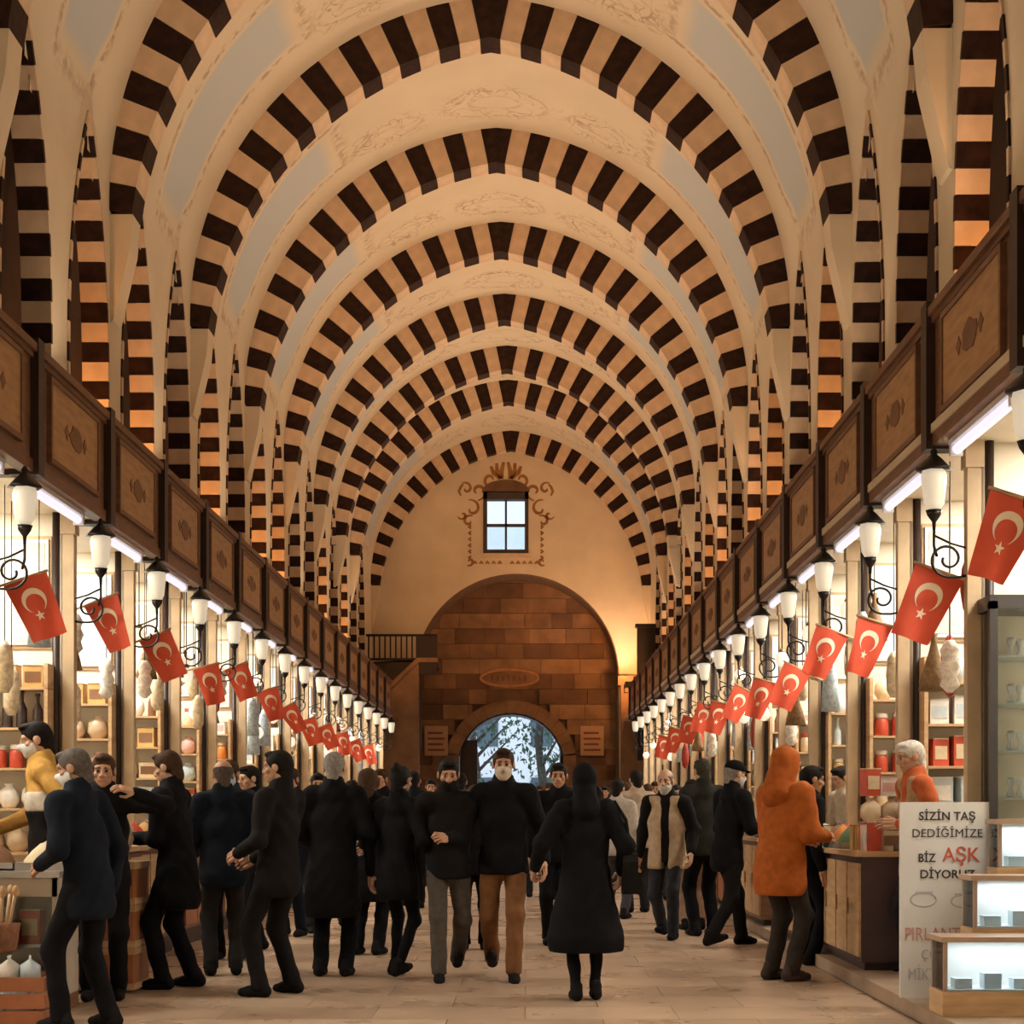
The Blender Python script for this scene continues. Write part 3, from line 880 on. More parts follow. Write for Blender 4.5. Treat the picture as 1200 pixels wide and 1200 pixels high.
for s in (-1, 1):
    for i, yc in enumerate(CAN_C[s]):
        e = thing('kiosk_fascia', 'brown wooden fascia with golden inset board, ' + which(i, CAN_0[s]) % SIDE[s], 'fascia', (s * FX[s], yc, 3.70), orient(s), 'kiosk fascias')
        for nme, m_ in fas.items():
            link(nme, m_, e)
        link('inset_frame', MB().box(-0.065, -0.03, -0.66, -0.62, 0.11, 0.74).box(-0.065, -0.03, 0.62, 0.66, 0.11, 0.74).box(-0.065, -0.03, -0.62, 0.62, 0.70, 0.74).box(-0.065, -0.03, -0.62, 0.62, 0.11, 0.15).mesh('inset_frame', WOOD) if 'inset_frame' not in bpy.data.meshes else bpy.data.meshes['inset_frame'], e)
        link('worn_emblem', emb[i % 4], e)
        t = thing('tube_light', 'glowing white tube lamp under the fascia ' + which(i, CAN_0[s]) % SIDE[s], 'tube lamp', (s * (FX[s] + 0.06), yc - (0.15 if s < 0 else -0.1), 3.595), orient(s), 'tube lamps under the fascias')
        link('housing', hous_me, t); link('tube', tube_me, t)

# ---- flood lamps on the kiosk roofs wash the vault; some amber ones sit in the lancets
flood_me = MB().box(-0.14, 0.14, -0.10, 0.10, 0.0, 0.16).mesh('lamp_body', IRON)
yoke_me = MB().box(-0.17, -0.15, -0.02, 0.02, -0.12, 0.10).box(0.15, 0.17, -0.02, 0.02, -0.12, 0.10).box(-0.17, 0.17, -0.03, 0.03, -0.14, -0.12).mesh('yoke', IRON)
lens_me = MB().box(-0.12, 0.12, -0.08, 0.08, 0.16, 0.166).mesh('lens', mat('lamp_lens', (0.9, 0.8, 0.6), 0.3, 0.0, 3, emit=WARM, es=6.0))
for s in (-1, 1):
    for i in range(11):
        y = 2.7 + 4.0 * i + (0.0 if s < 0 else 1.2)
        if y > 40 and s < 0: continue
        e = thing('flood_lamp', 'small black flood lamp on the kiosk roof, %s on the %s from the front' % (ordn(i), SIDE[s]), 'flood lamp', (s * 3.42, y, 4.50), 0, 'flood lamps on the kiosk roofs')
        link('lamp_body', flood_me, e); link('yoke', yoke_me, e); link('lens', lens_me, e)
        area_light('flood_beam', (0, 0, 0.18), (0, PI + (-0.52 if s > 0 else 0.52), 0), (0.24, 0.16), UP_W, WARM, e, spread=2.1)
AMB = {-1: [16, 18, 22, 26, 28, 34, 38], 1: [12, 18, 22, 24, 28, 30, 34, 38, 40]}
can_me = MB().lathe([(0.05, 0), (0.06, 0.02), (0.06, 0.12), (0.05, 0.13)], n=10).mesh('can', BRASS)
for s in (-1, 1):
    for i, y in enumerate(AMB[s]):
        e = thing('niche_lamp', 'small amber lamp on the lancet sill, %s lit arch on the %s from the front' % (ordn(i), SIDE[s]), 'lamp', (s * (WH + 0.10), y - 0.42, SILL), 0, 'amber lamps in the lancets')
        link('can', can_me, e)
        area_light('niche_beam', (0, 0.05, 0.16), (2.25, 0, 0), (0.10, 0.10), 38.0, AMBER, e)

# the end wall gets an amber lamp on the right
e = thing('flood_lamp', 'amber flood lamp washing the right of the end wall', 'flood lamp', (3.20, 43.25, 4.56), 0, 'flood lamps on the kiosk roofs')
link('lamp_body', flood_me, e); link('yoke', yoke_me, e)
area_light('flood_beam', (0, 0.1, 0.2), (2.2, 0, 0), (0.24, 0.16), 60, AMBER, e)

# ---- posts, lanterns, partitions, shop lamps
post_me = MB().box(-0.045, 0.045, -0.045, 0.045, 0.10, 3.68).mesh('shaft', mat('beige_post', (0.45, 0.33, 0.20), 0.55, 0.15, 5))
pbase_me = MB().box(-0.07, 0.07, -0.07, 0.07, 0.10, 0.30).mesh('base', MATS['beige_post'])
pcap_me = MB().box(-0.06, 0.06, -0.06, 0.06, 3.50, 3.68).mesh('cap', MATS['beige_post'])
pipe_me = MB().tube([(0.11, 0, 0.10), (0.11, 0, 3.68)], 0.03, 8).mesh('pipe', WOOD_DK)
lglass = MB().lathe([(0.045, -0.15), (0.075, -0.10), (0.095, 0.10), (0.085, 0.15)], n=6).mesh('glass', LGLASS)
lroof = MB().lathe([(0.135, 0.15), (0.125, 0.17), (0.06, 0.24), (0.025, 0.27), (0.03, 0.29), (0.012, 0.32)], n=6).mesh('roof_cap', IRON)
lbase = MB().lathe([(0.012, -0.30), (0.015, -0.24), (0.05, -0.19), (0.062, -0.15)], n=8).mesh('foot', IRON)
sp = []
for i in range(26):
    t = i / 25
    a = -0.5 * PI + 2.6 * PI * t
    r = 0.135 * (1 - 0.75 * t)
    sp.append((0.10 + r * math.cos(PI - a) * 1.0, 0, -0.52 + r * math.sin(a)))
scroll_me = MB().tube([(0.25, 0, -0.64), (0.18, 0, -0.655)] + sp, 0.011, 6).tube([(0, 0, -0.29), (0.0, 0, -0.42), (0.02, 0, -0.50)], 0.011, 6).tube([(0.25, 0, -0.72), (0.25, 0, -0.40)], 0.016, 6).tube([(0.25, 0, -0.44), (0.12, 0, -0.40), (0, 0, -0.34)], 0.009, 6).mesh('scroll_bracket', IRON)
part_me = MB().box(0, 3.0, -0.04, 0.04, 0.10, 3.74).mesh('partition', CREAM)
diff_me = MB().box(-0.5, 0.5, -0.35, 0.35, -0.02, 0.0).mesh('diffuser', PANELGLOW)
dfr_me = MB().box(-0.54, 0.54, -0.39, -0.35, -0.03, 0.01).box(-0.54, 0.54, 0.35, 0.39, -0.03, 0.01).box(-0.54, -0.5, -0.35, 0.35, -0.03, 0.01).box(0.5, 0.54, -0.35, 0.35, -0.03, 0.01).mesh('frame', WHITE)
for s in (-1, 1):
    for i, y in enumerate(POST_D[s]):
        e = thing('stall_post', 'beige stall post with dark pipe, ' + which(i, POST_0[s]) % SIDE[s], 'post', (s * PX[s], y, 0), orient(s), 'stall posts')
        link('shaft', post_me, e); link('base', pbase_me, e); link('cap', pcap_me, e); link('pipe', pipe_me, e)
        e = thing('wall_lantern', 'black iron lantern with glowing glass, ' + which(i, POST_0[s]) % SIDE[s], 'lantern', (s * LX[s], y, 3.36), orient(s), 'lanterns on the stall posts')
        link('glass', lglass, e); link('roof_cap', lroof, e); link('foot', lbase, e); link('scroll_bracket', scroll_me, e)
        e.scale = (0.9, 0.9, 0.86)
        o = link('partition', part_me, walls[s], (s * (PX[s] + 0.06), y + 0.10, 0), (0, 0, 0)); o.matrix_local = Matrix.Translation((s * (PX[s] + 0.06), y + 0.10, 0)) @ Matrix.Diagonal((s, 1, 1, 1))
        e = thing('ceiling_light', 'square white ceiling light inside the stall ' + which(i, POST_0[s]) % SIDE[s], 'ceiling light', (s * 4.25, y - 0.85, 3.735), 0, 'ceiling lights in the stalls')
        link('diffuser', diff_me, e); link('frame', dfr_me, e)
        area_light('ceiling_beam', (0, 0, -0.03), (0, 0, 0), (0.9, 0.6), SHOP_W, SHOPC, e)

# ---- flags on short poles
FW, FH = 0.31, 0.45
def flag(px, py, lateral, side, sc, yaw, seed, label):
    d = abs(lateral) * F_PX / abs(px - VPX)
    c = at(px, py, d)
    r = random.Random(seed)
    tilt = r.uniform(0.22, 0.5) * (-side)     # pole rises towards the hall
    e = thing('national_flag', label, 'flag', c, yaw, 'red flags on the stall posts')
    Wd, Ht = FW * sc, FH * sc
    rot = Matrix.Rotation(-tilt, 3, 'Y')
    amp, phs = r.uniform(0.010, 0.022), r.uniform(0, 6)
    tp = r.uniform(0.15, 0.4)
    def S(u, v, off=0.0):
        # u 0..1 along the pole (0 = wall end), v 0..1 downwards
        uu = u - 0.5
        wd = Wd * (1 - tp * v)
        x = -side * uu * wd + (-side) * tp * 0.35 * Wd * v
        z = Ht * (0.5 - v)
        y = amp * math.sin(7 * u + 3 * v + phs) * (0.3 + v) + off
        return rot @ Vector((x, y, z))
    n, m = 8, 8
    b = MB()
    for off, flip in ((-0.001, False), (0.001, True)):
        Vv = [S(i / n, j / m, off) for j in range(m + 1) for i in range(n + 1)]
        Fq = [(j * (n + 1) + i, j * (n + 1) + i + 1, (j + 1) * (n + 1) + i + 1, (j + 1) * (n + 1) + i) for j in range(m) for i in range(n)]
        if flip: Fq = [q[::-1] for q in Fq]
        b.add(Vv, Fq, 0, True)
    b.build('cloth', RED, e)
    asp = Wd / Ht
    for nm in ('crescent', 'star'):
        b = MB()
        for off in (-0.004, 0.004):
            if nm == 'crescent':
                R1, R2 = 0.29, 0.225
                cu, cv = 0.5, 0.38
                P = []
                N_ = 26
                # opening points down the flag
                for i in range(N_ + 1):
                    a = 0.5 * PI + 0.52 + (2 * PI - 1.04) * i / N_
                    po = (cu + R1 * math.cos(a), cv + R1 * math.sin(a) * asp)
                    a2 = 0.5 * PI + 0.66 + (2 * PI - 1.32) * i / N_
                    pi_ = (cu + R2 * math.cos(a2), cv + (0.075 + R2 * math.sin(a2)) * asp)
                    P.append((po, pi_))
                Vv = [S(p[0], p[1], off) for pr in P for p in pr]
                Fq = [(2 * i, 2 * i + 1, 2 * i + 3, 2 * i + 2) for i in range(N_)]
                b.add(Vv, Fq, 0)
            else:
                cu, cv = 0.5, 0.38 + 0.36 * asp
                Vv = [S(cu, cv, off)]
                for i in range(10):
                    a = -0.5 * PI + PI * i / 5
                    rr_ = 0.13 if i % 2 == 0 else 0.052
                    Vv.append(S(cu + rr_ * math.cos(a), cv + rr_ * math.sin(a) * asp, off))
                b.add(Vv, [(0, i + 1, (i + 1) % 10 + 1) for i in range(10)], 0)
        b.build(nm, FWHITE, e)
    p0, p1 = S(-0.55, 0.0), S(1.04, 0.0)
    MB().tube([p0, p1], 0.011, 6).build('pole', mat('pole_wood', (0.5, 0.36, 0.22), 0.5, 0.1, 5), e)
LF = [(42, 713), (127, 733), (192, 770), (246, 803), (283, 800), (318, 826), (343, 843), (364, 858), (384, 864), (402, 872), (418, 880), (432, 885)]
RF = [(1180, 632), (1086, 710), (1018, 760), (966, 766), (925, 806), (892, 820), (865, 826), (842, 842), (824, 842), (807, 856), (791, 868), (778, 876)]
for i, (x, y) in enumerate(LF):
    flag(x, y, 3.44, -1, 1.0 if i < 3 else 0.95, random.Random(i).uniform(-0.25, 0.25), 40 + i, 'red flag with white crescent and star, %s along the left side from the front' % ordn(i))
for i, (x, y) in enumerate(RF):
    flag(x, y, 2.62, 1, 1.08 if i < 2 else 0.98, random.Random(i + 50).uniform(-0.25, 0.25), 80 + i, 'red flag with white crescent and star, %s along the right side from the front' % ordn(i))

# ================================================================== RACKS AND GOODS
def cmat(nm, c, rough=0.5): return mat('goods_' + nm, c, rough, 0.15, 12)
GC = {'red': (0.50, 0.07, 0.035), 'white': (0.75, 0.73, 0.68), 'cream': (0.66, 0.54, 0.36), 'pale blue': (0.52, 0.62, 0.68), 'green': (0.10, 0.18, 0.09),
      'brown': (0.20, 0.10, 0.05), 'golden': (0.55, 0.33, 0.12), 'orange': (0.62, 0.22, 0.06), 'dark': (0.04, 0.03, 0.03), 'pink': (0.60, 0.36, 0.32), 'beige': (0.52, 0.40, 0.27)}
def jar_me(c, lid):
    b = MB()
    b.lathe([(0.05, 0), (0.06, 0.012), (0.06, 0.13), (0.045, 0.155)], n=10, mi=0)
    b.lathe([(0.05, 0.155), (0.052, 0.16), (0.052, 0.19), (0.045, 0.195)], n=10, mi=1)
    return b.mesh('jar', [cmat(c, GC[c], 0.25), cmat(lid, GC[lid])])
def bottle_me(c):
    b = MB().lathe([(0.035, 0), (0.04, 0.01), (0.04, 0.14), (0.015, 0.20), (0.015, 0.25), (0.02, 0.255), (0.02, 0.275)], n=10)
    return b.mesh('bottle', [cmat(c, GC[c], 0.2)])
def box_me(c, c2, w_, h_):
    b = MB().box(-w_ / 2, w_ / 2, -0.055, 0.055, 0, h_, 0)
    b.box(-w_ / 2 + 0.015, w_ / 2 - 0.015, -0.058, -0.055, h_ * 0.25, h_ * 0.75, 1)
    b.box(-w_ / 2, w_ / 2, -0.058, 0.058, h_, h_ + 0.008, 1)
    return b.mesh('carton', [cmat(c, GC[c]), cmat(c2, GC[c2])])
def pack_me(c, seed):
    r = random.Random(seed)
    b = MB()
    pr = [(0.0, 0.05), (0.3, 0.085), (0.7, 0.08), (0.9, 0.03), (1.0, 0.045)]
    V, Fq = [], []
    for z, w_ in pr:
        dp = w_ * (0.75 if z < 0.85 else 0.15)
        for k in range(10):
            a = 2 * PI * k / 10
            V.append((w_ * math.cos(a) * r.uniform(0.92, 1.08), dp * math.sin(a), z * 0.2))
    for i in range(len(pr) - 1):
        for k in range(10):
            Fq.append((i * 10 + k, i * 10 + (k + 1) % 10, (i + 1) * 10 + (k + 1) % 10, (i + 1) * 10 + k))
    Fq.append(tuple(range(9, -1, -1))); Fq.append(tuple(40 + k for k in range(10)))
    b.add(V, Fq, 0, True)
    return b.mesh('packet', [cmat(c, GC[c], 0.35)])
KINDS = []
for c, l in (('cream', 'red'), ('red', 'white'), ('golden', 'white'), ('brown', 'golden'), ('green', 'white'), ('orange', 'cream')):
    KINDS.append(('jar', '%s jar with %s lid' % (c, l), jar_me(c, l), 0.13))
for c in ('dark', 'brown', 'pale blue', 'golden'):
    KINDS.append(('bottle', '%s glass bottle' % c, bottle_me(c), 0.10))
for c, c2, w_, h_ in (('white', 'pale blue', 0.15, 0.20), ('cream', 'brown', 0.17, 0.16), ('pale blue', 'white', 0.16, 0.22), ('red', 'cream', 0.13, 0.21), ('white', 'pink', 0.18, 0.14), ('golden', 'brown', 0.16, 0.18)):
    KINDS.append(('carton', '%s carton with %s label' % (c, c2), box_me(c, c2, w_, h_), w_ + 0.02))
for i, c in enumerate(('white', 'cream', 'beige', 'pale blue', 'pink')):
    KINDS.append(('packet', '%s bagged packet' % c, pack_me(c, i), 0.17))
RLEN = 1.25
rack_up = MB().box(0.0, 0.03, -0.25, 0.0, 0.10, 2.45).mesh('upright', WOOD_TAN)
rack_bd = MB().box(0.0, RLEN, -0.25, 0.0, -0.02, 0.0).mesh('shelf_board', WOOD_TAN)
sgn_me = MB().box(0.0, 0.85, -0.03, 0.0, 0.0, 0.85).mesh('sheet', WHITE)
sgn_fr = MB().box(-0.02, 0.87, -0.012, 0.0, -0.03, 0.88).mesh('frame', WOOD_TAN)
sgn_pt = {}
for nm, c in (('a', PALEBLUE), ('b', mat('warm_poster', (0.55, 0.40, 0.25), 0.5, 0.15, 5)), ('c', mat('cream_poster', (0.58, 0.53, 0.43), 0.5, 0.1, 5))):
    sgn_pt[nm] = MB().box(0.03, 0.82, -0.034, -0.03, 0.03, 0.82).mesh('print', c)
rg = random.Random(77)
for s in (-1, 1):
    for i, y in enumerate(POST_D[s]):
        if i < POST_0[s] or y > 36 or (s > 0 and y < 11): continue
        yf = y + 0.055                               # camera-facing side of the partition
        lab = 'the %s stall on the %s' % (ordn(i - POST_0[s]), SIDE[s])
        e = thing('shelf_rack', 'tan wooden shelf rack on the partition of %s' % lab, 'shelf', (s * (PX[s] + 0.12), yf, 0), 0, 'shelf racks in the stalls')
        for k in (0, 1):
            o = link('upright', rack_up, e); o.matrix_local = Matrix.Diagonal((s, 1, 1, 1)) @ Matrix.Translation((k * (RLEN - 0.03), 0, 0))
        levels = [0.55, 0.95, 1.30, 1.62, 1.94, 2.26]
        if y > 24: levels = [0.95, 1.36, 1.80, 2.2]
        for z in levels:
            o = link('shelf_board', rack_bd, e); o.matrix_local = Matrix.Diagonal((s, 1, 1, 1)) @ Matrix.Translation((0, 0, z))
        first = y < 12.6
        for z in levels:
            if z < 0.9: continue
            kd = rg.choice(KINDS)
            x = 0.06
            lim = 1.1 if first else (0.72 if y < 24 else 0.6)
            while x < lim:
                if rg.random() < 0.3: kd = rg.choice(KINDS)
                sc = rg.uniform(0.9, 1.15) * (1.35 if y > 24 else 1.0)
                wd = kd[3] * sc
                o = link(kd[0], kd[2], None, (s * (PX[s] + 0.12 + x + wd / 2), yf - 0.14, z), (0, 0, rg.uniform(-0.2, 0.2)))
                o.scale = (sc, sc, min(sc, 1.1))
                tag(o, '%s on the rack of %s' % (kd[1], lab), kd[0], '%s on the rack of %s' % (kd[1], lab))
                x += wd + rg.uniform(0.005, 0.03)
        # framed print above the rack
        e = thing('wall_print', 'framed pale print above the rack of %s' % lab, 'print', (s * (PX[s] + 0.18), yf - 0.0, 2.62), 0, 'framed prints in the stalls')
        for m_, nm in ((sgn_me, 'sheet'), (sgn_fr, 'frame'), (sgn_pt[rg.choice('aabcc')], 'print')):
            o = link(nm, m_, e); o.matrix_local = Matrix.Diagonal((s, 1, 1, 1))

# pendant globe lamps in the deeper stalls
globe = MB().blob((0, 0, 0), (0.075, 0.075, 0.085), 12).mesh('globe', mat('globe_glow', (0.9, 0.85, 0.75), 0.3, 0, 3, emit=(1.0, 0.85, 0.68), es=0.75))
cord = MB().tube([(0, 0, 0.08), (0, 0, 1.2)], 0.006, 5).mesh('cord', IRON)
gcap = MB().lathe([(0.03, 0.07), (0.035, 0.09), (0.02, 0.12)], n=8).mesh('cap', BRASS)
for s in (-1, 1):
    for i, y in enumerate(POST_D[s]):
        if y < 16: continue
        for k in range(3 if y < 36 else 2):
            z = rg.uniform(2.35, 3.2)
            e = thing('pendant_globe', 'glowing pendant globe hanging before the %s stall on the %s' % (ordn(i - POST_0[s]), SIDE[s]), 'pendant lamp', (s * (FX[s] + rg.uniform(0.10, 0.40)), y - rg.uniform(0.4, 1.6), z), 0, 'pendant globes at the %s stall on the %s' % (ordn(i - POST_0[s]), SIDE[s]))
            link('globe', globe, e); link('cap', gcap, e)
            o = link('cord', cord, e); o.scale = (1, 1, (3.69 - z) / 1.2)

# dried bundles and bags hanging under the fascias
bun = []
for nm, c, pr in (('red pepper', (0.30, 0.035, 0.02), [(0.01, 0.0), (0.05, 0.05), (0.07, 0.18), (0.06, 0.34), (0.025, 0.44), (0.01, 0.46)]),
                  ('pale loofah', (0.62, 0.52, 0.36), [(0.03, 0.0), (0.06, 0.06), (0.065, 0.2), (0.055, 0.32), (0.02, 0.38)]),
                  ('white garlic', (0.72, 0.68, 0.62), [(0.02, 0.0), (0.07, 0.05), (0.05, 0.11), (0.075, 0.17), (0.05, 0.23), (0.07, 0.29), (0.03, 0.36)]),
                  ('brown herb', (0.20, 0.12, 0.05), [(0.11, 0.0), (0.09, 0.10), (0.04, 0.26), (0.02, 0.34), (0.03, 0.40)]),
                  ('blue cloth', (0.40, 0.48, 0.55), [(0.09, 0.0), (0.08, 0.2), (0.06, 0.42), (0.02, 0.5)])):
    bun.append((nm, MB().lathe(pr, n=11).mesh('bundle', mat('bundle_' + nm, c, 0.8, 0.35, 26, 0.4)), pr[-1][1]))
for s in (-1, 1):
    for i, y in enumerate(POST_D[s]):
        if y < 12.5 or y > 38: continue
        for k in range(4):
            nm, m_, hh = rg.choice(bun)
            z = rg.uniform(1.95, 2.75)
            e = thing('hanging_bundle', '%s bundle hanging in the %s stall on the %s' % (nm, ordn(i - POST_0[s]), SIDE[s]), 'bundle', (s * (FX[s] + rg.uniform(0.12, 0.55)), y - 0.45 - 0.32 * k + rg.uniform(-0.08, 0.08), z), rg.uniform(0, 6), '%s bundles of the %s stall on the %s' % (nm, ordn(i - POST_0[s]), SIDE[s]))
            link('bundle', m_, e)
            o = link('cord', cord, e, (0, 0, hh - 0.08)); o.scale = (0.7, 0.7, (3.69 - z - hh + 0.08) / 1.2)

# ---- counters along the aisle with trays, sacks and stacks of goods
tray_me = MB().box(-0.17, 0.17, -0.15, 0.15, 0, 0.012).box(-0.17, -0.158, -0.15, 0.15, 0, 0.05).box(0.158, 0.17, -0.15, 0.15, 0, 0.05).box(-0.17, 0.17, -0.15, -0.138, 0, 0.05).box(-0.17, 0.17, 0.138, 0.15, 0, 0.05).mesh('tray', STEEL)
mound = {}
for c in ('red', 'golden', 'brown', 'orange', 'cream', 'green'):
    r = random.Random(len(c))
    b = MB()
    V, Fq = [], []
    for j, (rr_, z) in enumerate(((1, 0.012), (0.9, 0.06), (0.6, 0.12), (0.25, 0.165), (0.02, 0.18))):
        for k in range(14):
            a = 2 * PI * k / 14
            V.append((0.155 * rr_ * math.cos(a) * r.uniform(0.95, 1.05), 0.135 * rr_ * math.sin(a) * r.uniform(0.95, 1.05), z * r.uniform(0.95, 1.05)))
    for j in range(4):
        for k in range(14):
            Fq.append((j * 14 + k, j * 14 + (k + 1) % 14, (j + 1) * 14 + (k + 1) % 14, (j + 1) * 14 + k))
    b.add(V, Fq, 0, True)
    mound[c] = b.mesh('spice_heap', cmat(c + '_spice', GC[c], 0.9))
CDEP = 0.55
def counter(s, xf, y0, y1, label, mts=(WOOD_TAN, WOOD), zt=1.0, end_mat=None):
    e = thing('stall_counter', label, 'counter', (s * xf, (y0 + y1) / 2, 0), orient(s), 'stall counters')
    hl = (y1 - y0) / 2
    MB().box(0.02, CDEP, -hl, hl, 0.16, zt - 0.04).build('body', end_mat or mts[1], e)
    MB().box(0.05, CDEP - 0.02, -hl + 0.03, hl - 0.03, 0.0, 0.16).build('plinth', WOOD_DK, e)
    MB().box(-0.03, CDEP + 0.03, -hl - 0.03, hl + 0.03, zt - 0.04, zt).build('worktop', mts[0], e)
    nd = max(2, int(round((y1 - y0) / 0.5)))
    for k in range(nd):
        ya, yb = -hl + 2 * hl * k / nd + 0.02, -hl + 2 * hl * (k + 1) / nd - 0.02
        dr = MB().box(0.0, 0.02, ya, yb, 0.20, zt - 0.09).build('door_panel', mts[0], e)
        MB().box(-0.015, 0.0, yb - 0.05, yb - 0.035, 0.5, 0.62).build('handle', BRASS, dr)
    return e
def heaps(s, xf, y0, y1, lab, zt=1.0):
    y = y0 + 0.2
    while y < y1 - 0.1:
        for xx in (0.14, 0.42):
            c = rg.choice(list(mound))
            if rg.random() < 0.55:
                e = thing('spice_tray', 'steel tray heaped with %s spice on %s' % (c, lab), 'tray', (s * (xf + xx), y, zt), rg.uniform(-0.08, 0.08), 'spice trays on %s' % lab)
                e.scale = (0.8, 1, 1)
                link('tray', tray_me, e); link('spice_heap', mound[c], e)
            else:
                kd = rg.choice([k for k in KINDS if k[0] in ('packet', 'carton')])
                for q in range(2):
                    o = link(kd[0], kd[2], None, (s * (xf + xx + 0.0), y - 0.08 + 0.165 * q, zt), (0, 0, PI / 2 + rg.uniform(-0.1, 0.1)))
                    tag(o, '%s on %s' % (kd[1], lab), kd[0], '%s on %s' % (kd[1], lab))
        y += 0.36
for s in (-1, 1):
    for i, y in enumerate(POST_D[s]):
        if s < 0 and y < 14.5: continue
        if s > 0 and y < 17.5: continue
        xf = 2.72 if s < 0 else 2.86
        lab = 'the counter of the %s stall on the %s' % (ordn(i - POST_0[s]), SIDE[s])
        if y < 42:
            counter(s, xf, y - 1.80, y - 0.12, 'wooden stall counter before %s' % ('the %s stall on the %s' % (ordn(i - POST_0[s]), SIDE[s])), ((WOOD_TAN, WOOD) if i % 2 else (WOOD_RED, WOOD)))
        if y < 34:
            heaps(s, xf, y - 1.80, y - 0.12, lab)

# ---- left foreground
def place(o_name, me, loc, label, cat, group=None, rz=0, sc=1.0):
    o = link(o_name, me, None, loc, (0, 0, rz)); o.scale = (sc, sc, sc)
    return tag(o, label, cat, group)
e = thing('glass_counter', 'pale counter with glass front at the lower left corner', 'counter', (-2.98, 10.40, 0))
MB().box(-0.52, 0.52, -0.22, 0.25, 0.0, 0.10).build('plinth', WOOD, e)
MB().box(-0.52, 0.52, 0.0, 0.25, 0.10, 0.86).build('body', mat('grey_beige_panel', (0.40, 0.34, 0.27), 0.5, 0.1, 4), e)
MB().box(-0.54, 0.54, -0.25, 0.28, 0.86, 0.90).build('worktop', STEEL, e)
MB().box(-0.52, 0.52, -0.24, -0.225, 0.74, 0.86).build('front_rail', MATS['grey_beige_panel'], e)
MB().box(0.49, 0.52, -0.24, 0.0, 0.10, 0.86).build('side_panel', MATS['grey_beige_panel'], e)
MB().box(-0.52, 0.49, -0.235, -0.23, 0.10, 0.74).build('glass_front', GLASS, e)
MB().box(-0.52, 0.49, -0.22, 0.0, 0.42, 0.44).build('inner_shelf', STEEL, e)
for k in range(4):
    place('carton', KINDS[10 + k % 5][2], (-3.28 + 0.21 * k, 10.28, 0.44), '%s behind the glass of the lower left counter' % KINDS[10 + k % 5][1], 'carton', 'cartons behind the lower left glass')
for k, c in enumerate(('golden', 'brown', 'cream')):
    e = thing('food_tray', 'steel tray of %s dried food on the lower left counter' % c, 'tray', (-3.28 + 0.34 * k, 10.42, 0.90), 0.05 * k)
    link('tray', tray_me, e); link('heap', mound[c], e)
# bundle of wooden spoons in a basket, in front of the counter
bk = thing('utensil_basket', 'small basket of wooden spoons hanging on the lower left counter', 'basket', (-2.80, 10.06, 0.40))
MB().lathe([(0.09, 0.0), (0.12, 0.02), (0.14, 0.16), (0.145, 0.18)], n=12).build('basket', mat('wicker', (0.30, 0.14, 0.07), 0.7, 0.3, 25), bk)
for k in range(6):
    a = k * 1.05
    MB().tube([(0.05 * math.cos(a), 0.05 * math.sin(a), 0.03), (0.11 * math.cos(a), 0.09 * math.sin(a), 0.36)], [0.009, 0.012], 6).blob((0.115 * math.cos(a), 0.095 * math.sin(a), 0.38), (0.025, 0.018, 0.04), 8).build('wooden_spoon', WOOD_TAN, bk)
cr = thing('crate', 'terracotta coloured wooden crate on the floor at the lower left edge', 'crate', (-2.60, 9.75, 0.0))
for k in range(3):
    MB().box(-0.24, 0.24, -0.18, -0.165, 0.01 + k * 0.10, 0.095 + k * 0.10).build('slat', WOOD_RED, cr)
    MB().box(-0.24, 0.24, 0.165, 0.18, 0.01 + k * 0.10, 0.095 + k * 0.10).build('slat', WOOD_RED, cr)
    MB().box(0.225, 0.24, -0.165, 0.165, 0.01 + k * 0.10, 0.095 + k * 0.10).build('slat', WOOD_RED, cr)
    MB().box(-0.24, -0.225, -0.165, 0.165, 0.01 + k * 0.10, 0.095 + k * 0.10).build('slat', WOOD_RED, cr)
MB().box(-0.225, 0.225, -0.165, 0.165, 0.005, 0.02).build('crate_floor', WOOD_RED, cr)
for k, (dx, dy, dz, c) in enumerate(((-0.12, -0.06, 0.02, 16), (0.06, -0.06, 0.02, 19), (0.14, 0.08, 0.02, 16), (-0.06, 0.08, 0.02, 19), (-0.02, -0.02, 0.21, 16), (0.10, 0.0, 0.21, 19))):
    kd = KINDS[c]
    place('packet', kd[2], (-2.60 + dx, 9.75 + dy, dz), '%s in the crate at the lower left edge' % kd[1], 'packet', '%s in the lower left crate' % kd[1], 0.4 * k, 1.0)
# stacked wooden boxes with pale sacks beside the man in the black coat
for k in range(3):
    e = thing('wooden_box', '%s of three stacked reddish wooden boxes on the left of the aisle' % ['lowest', 'middle', 'topmost'][k], 'box', (-2.58, 11.62, 0.02 + k * 0.30))
    MB().box(-0.30, 0.30, -0.24, 0.24, 0.02, 0.28).build('body', WOOD_RED, e)
    for zz_ in (0.0, 0.25):
        MB().box(-0.315, 0.315, -0.255, 0.255, zz_, zz_ + 0.045).build('batten', WOOD_TAN, e)
for k, (dx, dy, c) in enumerate(((-0.15, -0.10, 'cream'), (0.12, -0.10, 'beige'), (-0.02, 0.10, 'white'))):
    r = random.Random(k)
    b = MB().blob((0, 0, 0.14), (0.15, 0.13, 0.15), 12, 0, 0.05, r).lathe([(0.05, 0.26), (0.03, 0.29), (0.07, 0.34)], n=9)
    b.build('x', cmat(c, GC[c]))
    o = bpy.data.objects['x']; o.name = 'sack'; o.location = (-2.58 + dx, 11.62 + dy, 0.935)
    tag(o, '%s cloth sack on the stacked wooden boxes' % c, 'sack')
counter(-1, 2.62, 12.2, 13.15, 'dark wooden counter behind the man in the black suit on the left', (WOOD_TAN, WOOD))
heaps(-1, 2.62, 12.2, 13.15, 'the counter behind the man in the black suit')

